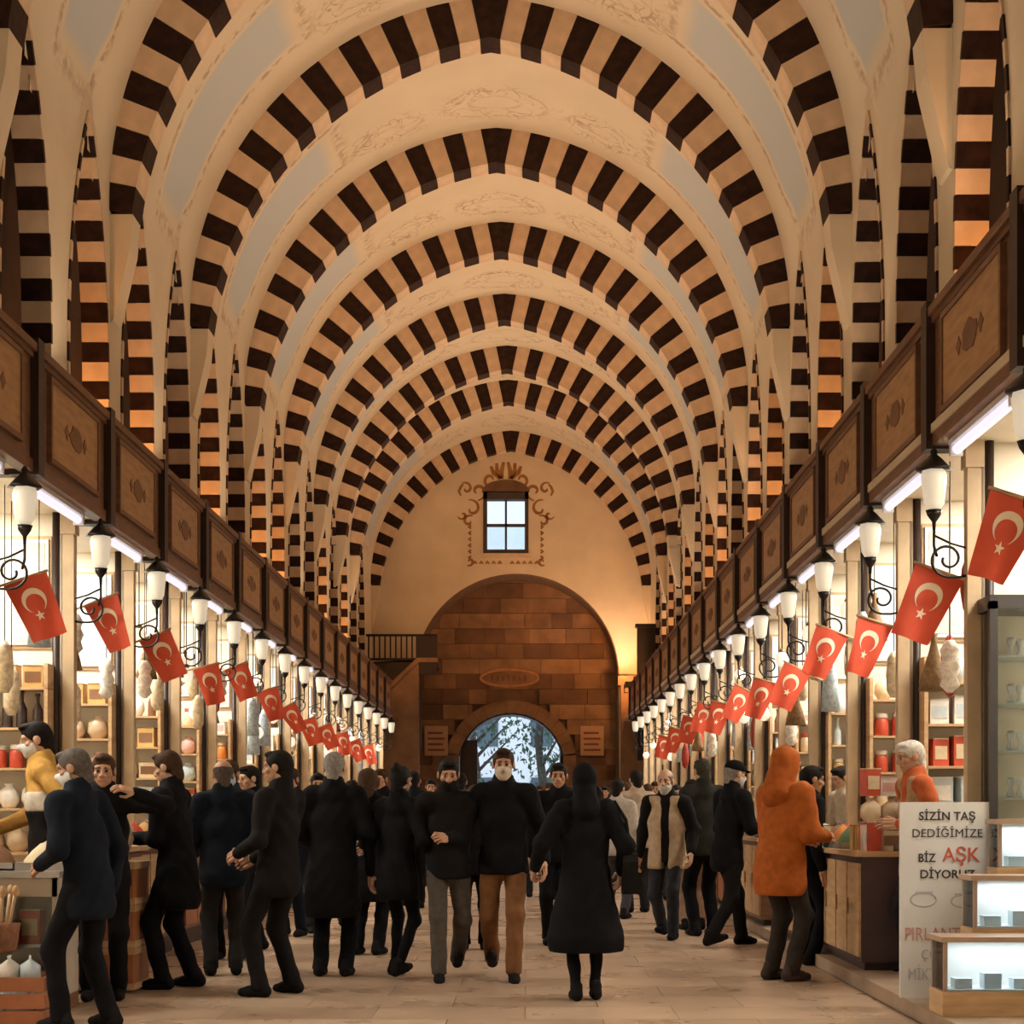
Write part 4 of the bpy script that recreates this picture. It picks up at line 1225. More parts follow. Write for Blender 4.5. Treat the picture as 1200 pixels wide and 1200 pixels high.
# ---- right foreground: counter, standing sign, stepped display cases, tall cabinet
counter(1, 2.93, 11.95, 13.75, 'tan wooden counter with dark end beside the white standing sign', (WOOD_TAN, WOOD), 0.98, mat('plum_panel', (0.055, 0.03, 0.035), 0.5, 0.2, 4))
heaps(1, 2.93, 12.0, 13.7, 'the counter beside the white sign', 0.98)
counter(1, 2.86, 13.95, 15.6, 'wooden counter at the right behind the orange coat', (WOOD_TAN, WOOD), 0.98)
heaps(1, 2.86, 13.95, 15.6, 'the counter behind the orange coat', 0.98)
# sloping stack of cartons and packs
for k in range(9):
    kd = KINDS[[10, 11, 15, 17, 18, 11, 13, 14, 18][k]]
    place(kd[0], kd[2], (3.06 + 0.16 * (k % 3), 12.12 + 0.02 * (k // 3), 0.98 + 0.205 * (k // 3)), '%s in the pile behind the white sign' % kd[1], kd[0], 'goods piled behind the white sign', rg.uniform(-0.3, 0.3), 0.95)

def text_mesh(body, size, m, width=None, bold=0.0):
    cu = bpy.data.curves.new('lettering', 'FONT')
    cu.body = body; cu.size = size; cu.align_x = 'CENTER'; cu.extrude = 0.001
    cu.offset = bold; cu.resolution_u = 3
    o = bpy.data.objects.new('lettering', cu); COL.objects.link(o)
    dg = bpy.context.evaluated_depsgraph_get()
    me = bpy.data.meshes.new_from_object(o.evaluated_get(dg))
    bpy.data.objects.remove(o)
    if width:
        xs_ = [v.co.x for v in me.vertices]
        k_ = width / (max(xs_) - min(xs_))
        for v in me.vertices: v.co.x *= k_
    me.materials.clear(); me.materials.append(m)
    return me
SGD = 10.22
sg = thing('standing_sign', 'white standing sign with black and red lettering by the display cases', 'sign', (0, 0, 0))
p0 = at(1055, 1163, SGD); p1 = at(1166, 940, SGD)
sg.location = ((p0.x + p1.x) / 2, SGD, 0.10)
sw, sh = p1.x - p0.x, p1.z - 0.10
MB().box(-sw / 2, sw / 2, 0.0, 0.03, 0.0, sh).build('board', WHITE, sg)
MB().box(-sw / 2 + 0.05, sw / 2 - 0.05, 0.03, 0.25, 0.0, 0.02).tube([(0, 0.03, sh * 0.7), (0, 0.25, 0.01)], 0.012, 6).build('rear_stay', STEEL, sg)
pxm = 1900 / SGD
def line(txt, px, py, hgt, wdt, m, bold=0.0012):
    me_ = text_mesh(txt, hgt / pxm * 1.38, m, wdt / pxm, bold)
    o = link('lettering', me_, sg, (at(px, py, SGD).x - sg.location.x, -0.002, at(px, py, SGD).z - 0.10 - hgt / pxm / 2), (PI / 2, 0, 0))
    tag(o, 'lettering reading %s' % txt)
line('SİZİN TAŞ', 1110, 956, 10, 66, BLACKINK)
line('DEDİĞİMİZE', 1110, 976, 10, 82, BLACKINK, 0.0)
line('BİZ', 1086, 1005, 10, 20, BLACKINK)
line('AŞK', 1126, 1001, 17, 44, REDINK)
line('DİYORUZ', 1110, 1024, 10, 64, BLACKINK)
line('PIRLANTA', 1098, 1094, 16, 76, PINKINK, 0.0)
line('ÇOK', 1094, 1118, 12, 30, GREYINK, 0.0)
line('MİKTARDA', 1098, 1141, 14, 68, GREYINK, 0.0)
for px, py, w_ in ((1082, 1054, 15), (1128, 1056, 13)):
    c = at(px, py, SGD)
    pts = [(w_ / pxm * math.cos(2 * PI * i / 24), 0, 0.55 * w_ / pxm * math.sin(2 * PI * i / 24)) for i in range(25)]
    o = MB().tube(pts, 0.006, 5).box(-0.05, 0.06, -0.004, 0.0, 0.035, 0.05).build('ring_drawing', GREYINK, sg, (c.x - sg.location.x, 0.0, c.z - 0.10))
    o.scale = (1, 0.3, 1)

def display_case(px0, py0, d, wid, dep, base_z, label):
    b_ = at(px0, py0, d)
    e = thing('display_case', label, 'display case', (b_.x, d, 0.10))
    H = b_.z - 0.10
    base = base_z - 0.10
    t = 0.022
    for x in (0, wid - t):
        for y in (0, dep - t):
            MB().box(x, x + t, y, y + t, base, H - 0.03).build('corner_post', mat('taupe_frame', (0.36, 0.27, 0.22), 0.45, 0.1, 5), e)
    MB().box(-0.02, wid + 0.02, -0.02, dep, H - 0.03, H).build('top', mat('taupe_top', (0.42, 0.30, 0.22), 0.45, 0.1, 5), e)
    MB().box(-0.01, wid + 0.01, -0.01, dep, 0.0, base).build('base', WOOD_TAN, e)
    MB().box(t, wid - t, 0.006, 0.012, base, H - 0.03).build('front_pane', GLASS, e)
    MB().box(0.006, 0.012, t, dep - t, base, H - 0.03).build('side_pane', GLASS, e)
    MB().box(t, wid - t, dep - 0.03, dep - 0.02, base, H - 0.03).build('white_back', WHITE, e)
    MB().box(t, wid - t, t, dep - 0.03, base, base + 0.012).build('white_lining', WHITE, e)
    for k in range(3):
        MB().box(0.08 + k * 0.17, 0.18 + k * 0.17, 0.06, 0.16, base + 0.012, base + 0.07 + 0.03 * (k % 2)).build('display_block', PALEBLUE, e)
    area_light('case_lamp', (wid / 2, dep / 2, H - 0.045), (0, 0, 0), (wid * 0.8, 0.08), 2.0, (0.92, 0.96, 1.0), e)
display_case(1106, 1098, 9.30, 0.75, 0.30, 0.24, 'lowest stepped glass display case with tan base, lower right corner')
display_case(1141, 1026, 9.63, 0.70, 0.26, 0.58, 'middle stepped glass display case lined in white, at the right edge')
display_case(1170, 960, 9.92, 0.60, 0.22, 0.93, 'topmost small glass display case at the right edge')
cb = thing('glass_cabinet', 'tall black framed glass cabinet at the right edge', 'cabinet', (3.40, 10.62, 0.10))
fr = MB()
for y in (-0.42, 0.0):
    for x in (0.0, 0.42):
        fr.box(x, x + 0.05, y, y + 0.05, 0.0, 2.50)
fr.box(0.0, 0.47, -0.42, 0.05, 2.45, 2.54); fr.box(0.0, 0.47, -0.42, 0.05, 0.0, 0.75)
fr.build('frame', mat('black_frame', (0.03, 0.028, 0.03), 0.4, 0.1, 5), cb)
MB().box(0.02, 0.03, -0.37, 0.0, 0.75, 2.45).build('side_pane', GLASS, cb)
MB().box(0.05, 0.42, -0.41, -0.40, 0.75, 2.45).build('front_pane', GLASS, cb)
MB().box(0.05, 0.42, 0.01, 0.03, 0.75, 2.45).build('mirror_back', mat('silvered_back', (0.45, 0.52, 0.53), 0.25, 0.2, 6), cb)
for k in range(5):
    sh_ = MB().box(0.04, 0.43, -0.38, 0.0, 0.95 + k * 0.30, 0.962 + k * 0.30).build('glass_shelf', mat('shelf_glass', (0.55, 0.65, 0.66), 0.2, 0.05, 4), cb)
    for j in range(4):
        MB().lathe([(0.02, 0), (0.03, 0.02), (0.012, 0.06), (0.03, 0.11), (0.02, 0.13)], (0.10 + 0.09 * j, -0.12 - 0.1 * (j % 2), 0.962 + k * 0.30), 8).build('trinket', STEEL if j % 2 else WHITE, sh_)
# ================================================================== PEOPLE
# bodies and clothes are grown as smooth implicit surfaces round a posed skeleton
def surface_nets(f, org, h):
    s = f < 0
    c = np.zeros(tuple(n - 1 for n in f.shape), dtype=np.int8)
    for i in (0, 1):
        for j in (0, 1):
            for k in (0, 1):
                c += s[i:f.shape[0] - 1 + i, j:f.shape[1] - 1 + j, k:f.shape[2] - 1 + k]
    mask = (c > 0) & (c < 8)
    cells = np.argwhere(mask)
    idx = -np.ones(mask.shape, dtype=np.int64)
    idx[mask] = np.arange(len(cells))
    co = np.array([(i, j, k) for i in (0, 1) for j in (0, 1) for k in (0, 1)])
    Fv = np.stack([f[cells[:, 0] + a, cells[:, 1] + b, cells[:, 2] + d] for a, b, d in co], 1)
    acc = np.zeros((len(cells), 3)); cnt = np.zeros(len(cells))
    for a in range(8):
        for b in range(a + 1, 8):
            if np.abs(co[a] - co[b]).sum() != 1: continue
            fa, fb = Fv[:, a], Fv[:, b]
            m = (fa < 0) != (fb < 0)
            t = np.where(m, fa / np.where(m, fa - fb, 1), 0)
            acc += np.where(m[:, None], co[a] + t[:, None] * (co[b] - co[a]), 0); cnt += m
    V = (cells + acc / cnt[:, None]) * h + org
    Q = []
    for ax in range(3):
        u, v = (ax + 1) % 3, (ax + 2) % 3
        sl0 = [slice(None)] * 3; sl1 = [slice(None)] * 3
        sl0[ax] = slice(0, -1); sl1[ax] = slice(1, None)
        d = s[tuple(sl0)] != s[tuple(sl1)]
        e = np.argwhere(d)
        e = e[(e[:, u] > 0) & (e[:, v] > 0) & (e[:, u] < f.shape[u] - 1) & (e[:, v] < f.shape[v] - 1)]
        q = []
        for du, dv in ((-1, -1), (0, -1), (0, 0), (-1, 0)):
            w_ = e.copy(); w_[:, u] += du; w_[:, v] += dv
            q.append(idx[w_[:, 0], w_[:, 1], w_[:, 2]])
        q = np.stack(q, 1)
        neg = s[e[:, 0], e[:, 1], e[:, 2]]
        q[~neg] = q[~neg][:, ::-1]
        Q.append(q)
    Q = np.concatenate(Q)
    return V, Q[(Q >= 0).all(1)]

def cap(a, b, ra, rb, fwd=None, flat=1.0):
    return ('c', np.array(a, float), np.array(b, float), ra, rb, None if fwd is None else np.array(fwd, float), flat)
def ell(c, r):
    return ('e', np.array(c, float), np.array(r, float))
def sd(p, X):
    if p[0] == 'c':
        _, a, b, ra, rb, fwd, flat = p
        x = X - a; ba = b - a
        if fwd is not None:
            k = (1 / flat - 1)
            x = x + np.outer(x @ fwd, fwd) * k
            ba = ba + fwd * (ba @ fwd) * k
        t = np.clip((x @ ba) / max(ba @ ba, 1e-9), 0, 1)
        d = np.linalg.norm(x - t[:, None] * ba, axis=1) - (ra + (rb - ra) * t)
        return d * (1 if fwd is None else (flat + 1) / 2)
    _, c, r = p
    q = (X - c)
    k0 = np.linalg.norm(q / r, axis=1); k1 = np.linalg.norm(q / (r * r), axis=1)
    return k0 * (k0 - 1) / np.maximum(k1, 1e-6)
def smin(a, b, k):
    h = np.clip(0.5 + 0.5 * (b - a) / k, 0, 1)
    return b + (a - b) * h - k * h * (1 - h)
def field(prims, X, k):
    f = np.full(len(X), 9.0)
    for p in prims: f = smin(sd(p, X), f, k)
    return f
def bounds(prims, m):
    lo, hi = [], []
    for p in prims:
        if p[0] == 'c':
            r = max(p[3], p[4]); lo += [p[1] - r, p[2] - r]; hi += [p[1] + r, p[2] + r]
        else:
            lo.append(p[1] - p[2]); hi.append(p[1] + p[2])
    return np.min(lo, 0) - m, np.max(hi, 0) + m
def implicit(prims, h, k=0.03, clip=None, fold=0.0, seed=0.0):
    lo, hi = bounds(prims, 2.5 * h + k * 0.3)
    n = np.ceil((hi - lo) / h).astype(int) + 1
    g = [lo[i] + h * np.arange(n[i]) for i in range(3)]
    Xg = np.stack(np.meshgrid(*g, indexing='ij'), -1).reshape(-1, 3)
    f = field(prims, Xg, k)
    if fold:
        f = f + fold * (np.sin(34 * Xg[:, 2] + 9 * np.sin(7 * Xg[:, 0] + seed) + 6 * Xg[:, 1]) * 0.6 + np.sin(19 * Xg[:, 0] + 23 * Xg[:, 1] + 11 * Xg[:, 2] + seed) * 0.6)
    if clip is not None: f = np.maximum(f, clip(Xg))
    return surface_nets(f.reshape(n), lo, h)

# ---- heads, hair and hands, made once and posed for every person
HEAD = [ell((0, -0.012, 0.030), (0.077, 0.096, 0.088)), ell((0, 0.030, -0.045), (0.058, 0.060, 0.066)), ell((0, 0.062, -0.088), (0.028, 0.026, 0.024)),
        cap((-0.04, 0.070, 0.030), (0.04, 0.070, 0.030), 0.016, 0.016), cap((0, 0.086, 0.018), (0, 0.104, -0.024), 0.009, 0.015),
        cap((-0.012, 0.094, -0.028), (0.012, 0.094, -0.028), 0.010, 0.010), ell((-0.045, 0.058, -0.020), (0.022, 0.022, 0.02)), ell((0.045, 0.058, -0.020), (0.022, 0.022, 0.02)),
        ell((-0.079, -0.004, -0.006), (0.011, 0.024, 0.032)), ell((0.079, -0.004, -0.006), (0.011, 0.024, 0.032)),
        cap((0, -0.015, -0.07), (0, -0.020, -0.115), 0.053, 0.051)]
LIPS = [cap((-0.020, 0.082, -0.058), (0.020, 0.082, -0.058), 0.010, 0.010)]
EYES = [ell((-0.031, 0.078, 0.006), (0.012, 0.009, 0.0062)), ell((0.031, 0.078, 0.006), (0.012, 0.009, 0.0062))]
PUP = [ell((-0.031, 0.086, 0.006), (0.006, 0.003, 0.006)), ell((0.031, 0.085, 0.006), (0.006, 0.003, 0.006))]
BROW = [cap((-0.046, 0.079, 0.030), (-0.016, 0.088, 0.028), 0.0045, 0.0045), cap((0.016, 0.088, 0.028), (0.046, 0.079, 0.030), 0.0045, 0.0045)]
def head_mesh():
    V, Q = implicit(HEAD + LIPS + EYES + PUP + BROW, 0.0065, 0.012)
    C = V[Q].mean(1)
    base = field(HEAD, C, 0.012)
    mi = np.zeros(len(Q), int)
    for j, grp in ((3, LIPS), (1, EYES), (2, PUP), (2, BROW)):
        mi[np.min([sd(p, C) for p in grp], 0) < np.minimum(base - 0.001, 0.004)] = j
    return V, Q, mi
HEADM = head_mesh()
HN = np.array((0, 0.095, -0.085)) / math.hypot(0.095, 0.085)
def hp(X, dy=0.0): return (X - np.array((0, dy, -0.02))) @ HN
BIG = [ell((0, -0.014, 0.032), (0.0835, 0.102, 0.0945)), cap((0, -0.055, 0.0), (0, -0.055, -0.085), 0.060, 0.052)]
HAIRS = {
    'short': implicit(BIG + [ell((0, 0.052, 0.098), (0.055, 0.04, 0.022))], 0.007, 0.02, lambda X: hp(X, 0.014), 0.002),
    'balding': implicit(BIG, 0.008, 0.02, lambda X: np.maximum(np.maximum(hp(X, 0.005), X[:, 2] - 0.055), -(X[:, 1] * 0 + 0.2)), 0.002),
    'bob': implicit(BIG + [cap((0, -0.05, 0.02), (0, -0.06, -0.17), 0.085, 0.06), cap((-0.07, -0.01, 0.0), (-0.07, -0.02, -0.13), 0.03, 0.025), cap((0.07, -0.01, 0.0), (0.07, -0.02, -0.13), 0.03, 0.025)], 0.008, 0.03,
                    lambda X: np.minimum(hp(X, 0.012), np.maximum(X[:, 1] - 0.012, 0.0)), 0.004),
    'bun': implicit(BIG + [ell((0, -0.09, 0.09), (0.045, 0.045, 0.045))], 0.008, 0.02, lambda X: hp(X, 0.01), 0.003),
    'scarf': implicit([ell((0, -0.012, 0.028), (0.094, 0.113, 0.108)), ell((0, 0.01, -0.06), (0.084, 0.088, 0.10)), cap((0, -0.03, -0.10), (0, -0.02, -0.22), 0.085, 0.12)], 0.010, 0.03,
                      lambda X: -(((X[:, 0] / 0.058) ** 2 + ((X[:, 2] + 0.012) / 0.088) ** 2) - 1) * 0.05 - np.maximum(0, 0.04 - X[:, 1]) * 4, 0.003),
    'hood': implicit([ell((0, -0.03, 0.02), (0.108, 0.125, 0.118)), ell((0, -0.03, -0.07), (0.105, 0.11, 0.11)), cap((0, -0.05, -0.14), (0, -0.05, -0.23), 0.11, 0.13)], 0.010, 0.04,
                     lambda X: np.maximum(-(((X[:, 0] / 0.085) ** 2 + ((X[:, 2] + 0.0) / 0.115) ** 2) - 1) * 0.06 - np.maximum(0, 0.02 - X[:, 1]) * 4, X[:, 1] - 0.075), 0.004),
    'cap': implicit([ell((0, -0.008, 0.045), (0.092, 0.108, 0.088)), cap((-0.03, 0.09, 0.045), (0.03, 0.09, 0.045), 0.03, 0.03, (0, 0, 1), 0.3), cap((-0.025, 0.13, 0.038), (0.025, 0.13, 0.038), 0.03, 0.03, (0, 0, 1), 0.3)], 0.008, 0.02,
                    lambda X: 0.028 - X[:, 2], 0.0),
    'longhair': implicit(BIG + [cap((0, -0.06, 0.02), (0, -0.10, -0.34), 0.09, 0.075), cap((-0.075, -0.01, 0.0), (-0.085, 0.0, -0.22), 0.032, 0.03), cap((0.075, -0.01, 0.0), (0.085, 0.0, -0.22), 0.032, 0.03)], 0.009, 0.03,
                         lambda X: np.minimum(hp(X, 0.012), np.maximum(X[:, 1] - 0.02, 0.0)), 0.004),
}
MASKM = implicit([ell((0, 0.036, -0.045), (0.067, 0.073, 0.073)), cap((0, 0.088, 0.005), (0, 0.110, -0.028), 0.017, 0.024), ell((0, 0.064, -0.088), (0.036, 0.034, 0.030))], 0.007, 0.02,
                 lambda X: np.maximum(np.maximum(X[:, 2] + 0.012 - 0.1 * (X[:, 1] - 0.06), -0.118 - X[:, 2]), 0.012 - X[:, 1]))
BEARDM = implicit([ell((0, 0.031, -0.055), (0.068, 0.074, 0.071)), ell((0, 0.062, -0.10), (0.042, 0.036, 0.040))], 0.007, 0.02,
                  lambda X: np.maximum(np.maximum(X[:, 2] + 0.040 - 0.6 * np.abs(X[:, 0]) + 0.01, -0.02 - X[:, 1] + 0.0), 0.0 + 0 * X[:, 0] - 1), 0.003)

def hand_mesh(curl):
    P = [cap((-0.026, 0.012, 0), (-0.030, 0.082, 0.0), 0.017, 0.014), cap((0.0, 0.010, 0), (0.0, 0.088, 0.003), 0.018, 0.014), cap((0.024, 0.012, 0), (0.026, 0.084, 0.0), 0.017, 0.014), cap((0, -0.03, 0), (0, 0.01, 0), 0.026, 0.025)]
    for x, base, ln, r in ((-0.032, 0.084, 0.058, 0.0078), (-0.011, 0.091, 0.072, 0.0086), (0.011, 0.091, 0.078, 0.0088), (0.031, 0.084, 0.070, 0.0086)):
        p = np.array((x, base, 0.0)); a = curl * 0.35
        for sgm in (0.45, 0.31, 0.24):
            q = p + ln * sgm * np.array((x * 0.9, math.cos(a), -math.sin(a)))
            P.append(cap(p, q, r, r * 0.94)); p = q; a += curl * 0.55
    a = np.array((0.036, 0.022, -0.006)); b = np.array((0.060, 0.058, -0.018 - 0.012 * curl)); c = np.array((0.058 - 0.012 * curl, 0.092, -0.026 - 0.02 * curl))
    P += [cap((0.015, 0.01, -0.004), a, 0.016, 0.0135), cap(a, b, 0.0125, 0.0105), cap(b, c, 0.0105, 0.0085)]
    return implicit(P, 0.0052, 0.005)
HANDS = {'relaxed': hand_mesh(0.75), 'grip': hand_mesh(1.9), 'flat': hand_mesh(0.25)}

def xf(M, V):
    M = np.array(M)
    return V @ M[:3, :3].T + M[:3, 3]
def ik(a, c, l1, l2, hint):
    a, c = np.array(a, float), np.array(c, float)
    d = c - a; D = np.linalg.norm(d)
    if D > (l1 + l2) * 0.998:
        c = a + d / D * (l1 + l2) * 0.998; d = c - a; D = np.linalg.norm(d)
    u = d / D
    x = (l1 * l1 - l2 * l2 + D * D) / (2 * D)
    h = math.sqrt(max(0, l1 * l1 - x * x))
    n = np.array(hint, float); n -= u * (n @ u); n /= max(np.linalg.norm(n), 1e-6)
    return a + u * x + n * h, c

SKIN = {'light': (0.52, 0.31, 0.20), 'tan': (0.42, 0.23, 0.14), 'dark': (0.30, 0.16, 0.095)}
EYEW = mat('eye_white', (0.6, 0.56, 0.52), 0.3, 0.02, 5)
EYED = mat('eye_dark', (0.02, 0.013, 0.01), 0.3, 0.1, 5)
LIPM = mat('lips', (0.38, 0.15, 0.12), 0.5, 0.05, 5)
def fabric(c):
    key = 'fabric_%02x%02x%02x' % tuple(int(255 * min(1, x) ** 0.45) for x in c)
    return mat(key, c, 0.85, 0.18, 18, 0.15, spec=0.12)
BLACK = (0.0045, 0.0045, 0.006); NAVY = (0.006, 0.009, 0.016); CHAR = (0.018, 0.017, 0.017); BLK2 = (0.008, 0.007, 0.007)
HBLACK = (0.010, 0.008, 0.007); HGREY = (0.22, 0.20, 0.18); HWHITE = (0.55, 0.52, 0.47); HBROWN = (0.05, 0.025, 0.013)
seedc = [0]
def person(pos, H, heading, label, top=BLACK, bottom=BLACK, shoes=BLK2, hair='short', haircol=HBLACK, skin='tan', mask=None, beard=None,
           hem=0.0, lean=4, yaw=0, pitch=8, feet=((-0.10, 0.0, 0.0, 0), (0.10, 0.02, 0.0, 0)), handL=None, handR=None, gripL='relaxed', gripR='relaxed',
           hemw=0.0, female=False, far=False, vest=None, apron=None, tight=False, cap_=None, bulk=1.0, group=None, legs=True):
    seedc[0] += 1
    sd_ = seedc[0] * 1.7
    k = H / 1.75
    e_top = 0.024 if far else 0.0165
    fwd = np.array((0, 1.0, 0))
    R = np.array(Matrix.Rotation(-math.radians(lean), 3, 'X'))
    hip = np.array((0, 0, 0.90))
    T = lambda x, y, z: hip + R @ np.array((x, y, z))
    sh = 0.170 if female else 0.188
    shl, shr = T(-sh, 0, 0.50), T(sh, 0, 0.50)
    neck = T(0, -0.005, 0.56)
    fwdT = R @ fwd
    # legs
    ank, knee, hips = [], [], []
    for sgn, (dx, dy, lf, pt) in zip((-1, 1), feet):
        a = np.array((dx, dy, 0.085 + lf)); hj = np.array((sgn * 0.088, 0.0, 0.885))
        kn, a2 = ik(hj, a, 0.425, 0.42, (0.12 * sgn, 1, 0.1))
        ank.append(a2); knee.append(kn); hips.append(hj)
    # arms
    hL = np.array(handL if handL is not None else (-0.285, 0.03, 0.86)); hR = np.array(handR if handR is not None else (0.285, 0.05, 0.86))
    elL, hL = ik(shl, hL, 0.30, 0.265, (-0.5, -1, -0.35)); elR, hR = ik(shr, hR, 0.30, 0.265, (0.5, -1, -0.35))
    root_loc = Vector((pos[0], pos[1], pos[2] if len(pos) > 2 else 0.0))
    # ---- body: head, neck, trunk, limbs and hands as one mesh
    hc = neck + R @ np.array((0, 0.028, 0.0)) + np.array((0, 0.0, 0.165))
    HM = Matrix.Translation(hc) @ Matrix.Rotation(math.radians(yaw), 4, 'Z') @ Matrix.Rotation(-math.radians(pitch), 4, 'X')
    bv, bq = implicit([cap(hip, T(0, 0, 0.42), 0.105, 0.115, fwdT, 0.60), cap(shl * 0.9 + neck * 0.1, shr * 0.9 + neck * 0.1, 0.035, 0.035), cap(T(0, 0.01, 0.42), neck, 0.055, 0.048), cap(neck, np.array(HM @ Vector((0, -0.012, -0.09))), 0.048, 0.047)] +
                      [cap(hips[i], knee[i], 0.062, 0.038) for i in (0, 1)] + [cap(knee[i], ank[i], 0.036, 0.024) for i in (0, 1)] +
                      [cap(a, b, r0, r1) for a, b, r0, r1 in ((shl, elL, 0.048, 0.038), (elL, hL, 0.038, 0.027), (shr, elR, 0.048, 0.038), (elR, hR, 0.038, 0.027))], 0.03 if far else 0.024, 0.03)
    VV, QQ, MM = [bv], [bq], [np.zeros(len(bq), int)]
    off = len(bv)
    hv, hq, hm = HEADM
    VV.append(xf(HM, hv)); QQ.append(hq + off); MM.append(hm); off += len(hv)
    for sgn, wr, el, gp_ in ((-1, hL, elL, gripL), (1, hR, elR, gripR)):
        v, q = HANDS[gp_]
        y = Vector(wr - el).normalized()
        inward = Vector((-sgn, 0.25, -0.35))
        z = -(inward - y * inward.dot(y)).normalized()
        x = y.cross(z)
        # thumb (+x of the canonical hand) looks forward / up
        flip = 1 if x.dot(Vector((0, 1, 0.6))) > 0 else -1
        M = Matrix(((x.x * flip, y.x, z.x, wr[0] + y.x * 0.03), (x.y * flip, y.y, z.y, wr[1] + y.y * 0.03), (x.z * flip, y.z, z.z, wr[2] + y.z * 0.03), (0, 0, 0, 1)))
        vv = xf(M, v)
        VV.append(vv); QQ.append((q[:, ::-1] if flip < 0 else q) + off); MM.append(np.zeros(len(q), int)); off += len(v)
    me = fast_mesh('person', np.concatenate(VV) * k, np.concatenate(QQ), [mat('skin_' + skin, SKIN[skin], 0.55, 0.08, 10), EYEW, EYED, LIPM], np.concatenate(MM), True)
    o = link('person', me, None, root_loc, (0, 0, math.radians(heading)))
    tag(o, label, 'person', group)
    def child(nm, VQ, col, lab=None, m=None):
        c = link(nm, fast_mesh(nm, VQ[0] * k, VQ[1], [m or fabric(col)], None, True), o)
        if lab: c['label'] = lab
        return c
    # ---- trousers
    if legs:
        t1 = 0.082 if tight else 0.094
        t2 = 0.052 if tight else 0.068
        t3 = 0.042 if tight else 0.060
        pr = [cap((-0.045, -0.01, 0.89), (0.045, -0.01, 0.89), 0.112, 0.112, fwd, 0.82), cap((0, 0, 0.92), T(0, 0, 0.06), 0.13, 0.13, fwd, 0.70)]
        for i in (0, 1):
            pr += [cap(hips[i], knee[i], t1, t2), cap(knee[i], ank[i] + np.array((0, 0, -0.02)), t2, t3)]
        child('trousers', implicit(pr, e_top, 0.035, lambda X: 0.052 - X[:, 2] if True else 0, 0.005, sd_), bottom)
    for i, (ft) in enumerate(feet):
        a = ank[i]
        p = math.radians(ft[3])
        Rf = np.array(Matrix.Rotation(-p, 3, 'X'))
        heel, ball, toe = a + Rf @ np.array((0, -0.045, -0.042)), a + Rf @ np.array((0.006 * (-1 if i == 0 else 1), 0.085, -0.050)), a + Rf @ np.array((0.012 * (-1 if i == 0 else 1), 0.155, -0.056))
        n = Rf @ np.array((0, 0, 1.0))
        child('shoe', implicit([cap(heel, ball, 0.040, 0.042), cap(ball, toe, 0.042, 0.030), cap(a + np.array((0, -0.01, 0.02)), heel, 0.046, 0.04)], 0.012, 0.02, lambda X: -((X - a) @ n) - 0.083), shoes)
    # ---- jacket / coat
    b0 = bulk
    tor = [cap(T(0, 0.0, 0.0), T(0, 0.0, 0.30), 0.160 * b0 * (0.93 if female else 1), 0.172 * b0 * (0.9 if female else 1), fwdT, 0.72), cap(T(0, 0, 0.30), T(0, 0, 0.46), 0.172 * b0 * (0.9 if female else 1), 0.130, fwdT, 0.70)]
    if hem > 0:
        tor.append(cap(T(0, 0, 0.0), hip + np.array((0, 0.0, -hem)), 0.172 * b0, 0.182 * b0 + hemw, fwd, 0.82))
    else:
        tor.append(cap(T(0, 0, 0.02), hip + np.array((0, 0, -0.09)), 0.176 * max(1, b0), 0.186 * max(1, b0), fwd, 0.82))
    yokep = [cap(shl * 0.8 + neck * 0.2, shr * 0.8 + neck * 0.2, 0.076, 0.076), cap(T(0, -0.01, 0.50), neck + np.array((0, -0.004, 0.070)), 0.105, 0.080)]
    arms = [cap(shl, elL, 0.074 * b0, 0.060 * b0), cap(elL, hL, 0.060 * b0, 0.046), cap(shr, elR, 0.074 * b0, 0.060 * b0), cap(elR, hR, 0.060 * b0, 0.046)]
    zmin = 0.90 - hem - 0.10 if hem > 0 else 0.79
    child('jacket' if hem < 0.2 else 'coat', implicit(tor + yokep + arms, e_top, 0.035, lambda X: np.maximum(np.where(np.abs(X[:, 0]) < 0.34, zmin - X[:, 2], zmin - X[:, 2] - 0.2), np.where(np.abs(X[:, 0]) < 0.14, X[:, 2] - neck[2] - 0.088 + 0.35 * (X[:, 1] - neck[1]), -1.0)), 0.005, sd_), top)
    fat = lambda prs, m: [tuple(list(p[:3]) + [p[3] + m, p[4] + m] + list(p[5:])) for p in prs]
    if vest is not None:
        child('vest', implicit(fat(tor[:2] + [cap(T(0, 0, 0.0), hip + np.array((0, 0, -0.14)), 0.18, 0.20, fwd, 0.86)], 0.013) + [cap(shl * 0.7 + neck * 0.3, shr * 0.7 + neck * 0.3, 0.084, 0.084)], e_top, 0.035,
              lambda X: np.maximum(np.maximum(0.72 - X[:, 2], X[:, 2] - 1.47), 0.035 - np.abs(X[:, 0] + 0.02) - np.maximum(0, -X[:, 1]) * 9), 0.004, sd_), vest, 'open pale vest')
    if apron is not None:
        child('apron', implicit(fat(tor, 0.014), e_top, 0.035, lambda X: np.maximum(X[:, 2] - 1.14, 0.62 - X[:, 2]), 0.004, sd_), apron[0], 'dark apron')
        child('bib', implicit(fat(tor, 0.010), e_top, 0.035, lambda X: np.maximum(X[:, 2] - 1.27, 1.13 - X[:, 2]), 0.004, sd_), apron[1], 'white band of cloth')
    # ---- hair, mask, beard
    hcol = mat('hair_%02x%02x' % (int(haircol[0] * 255), int(haircol[1] * 255)), haircol, 0.7, 0.3, 40, 0.2, spec=0.12)
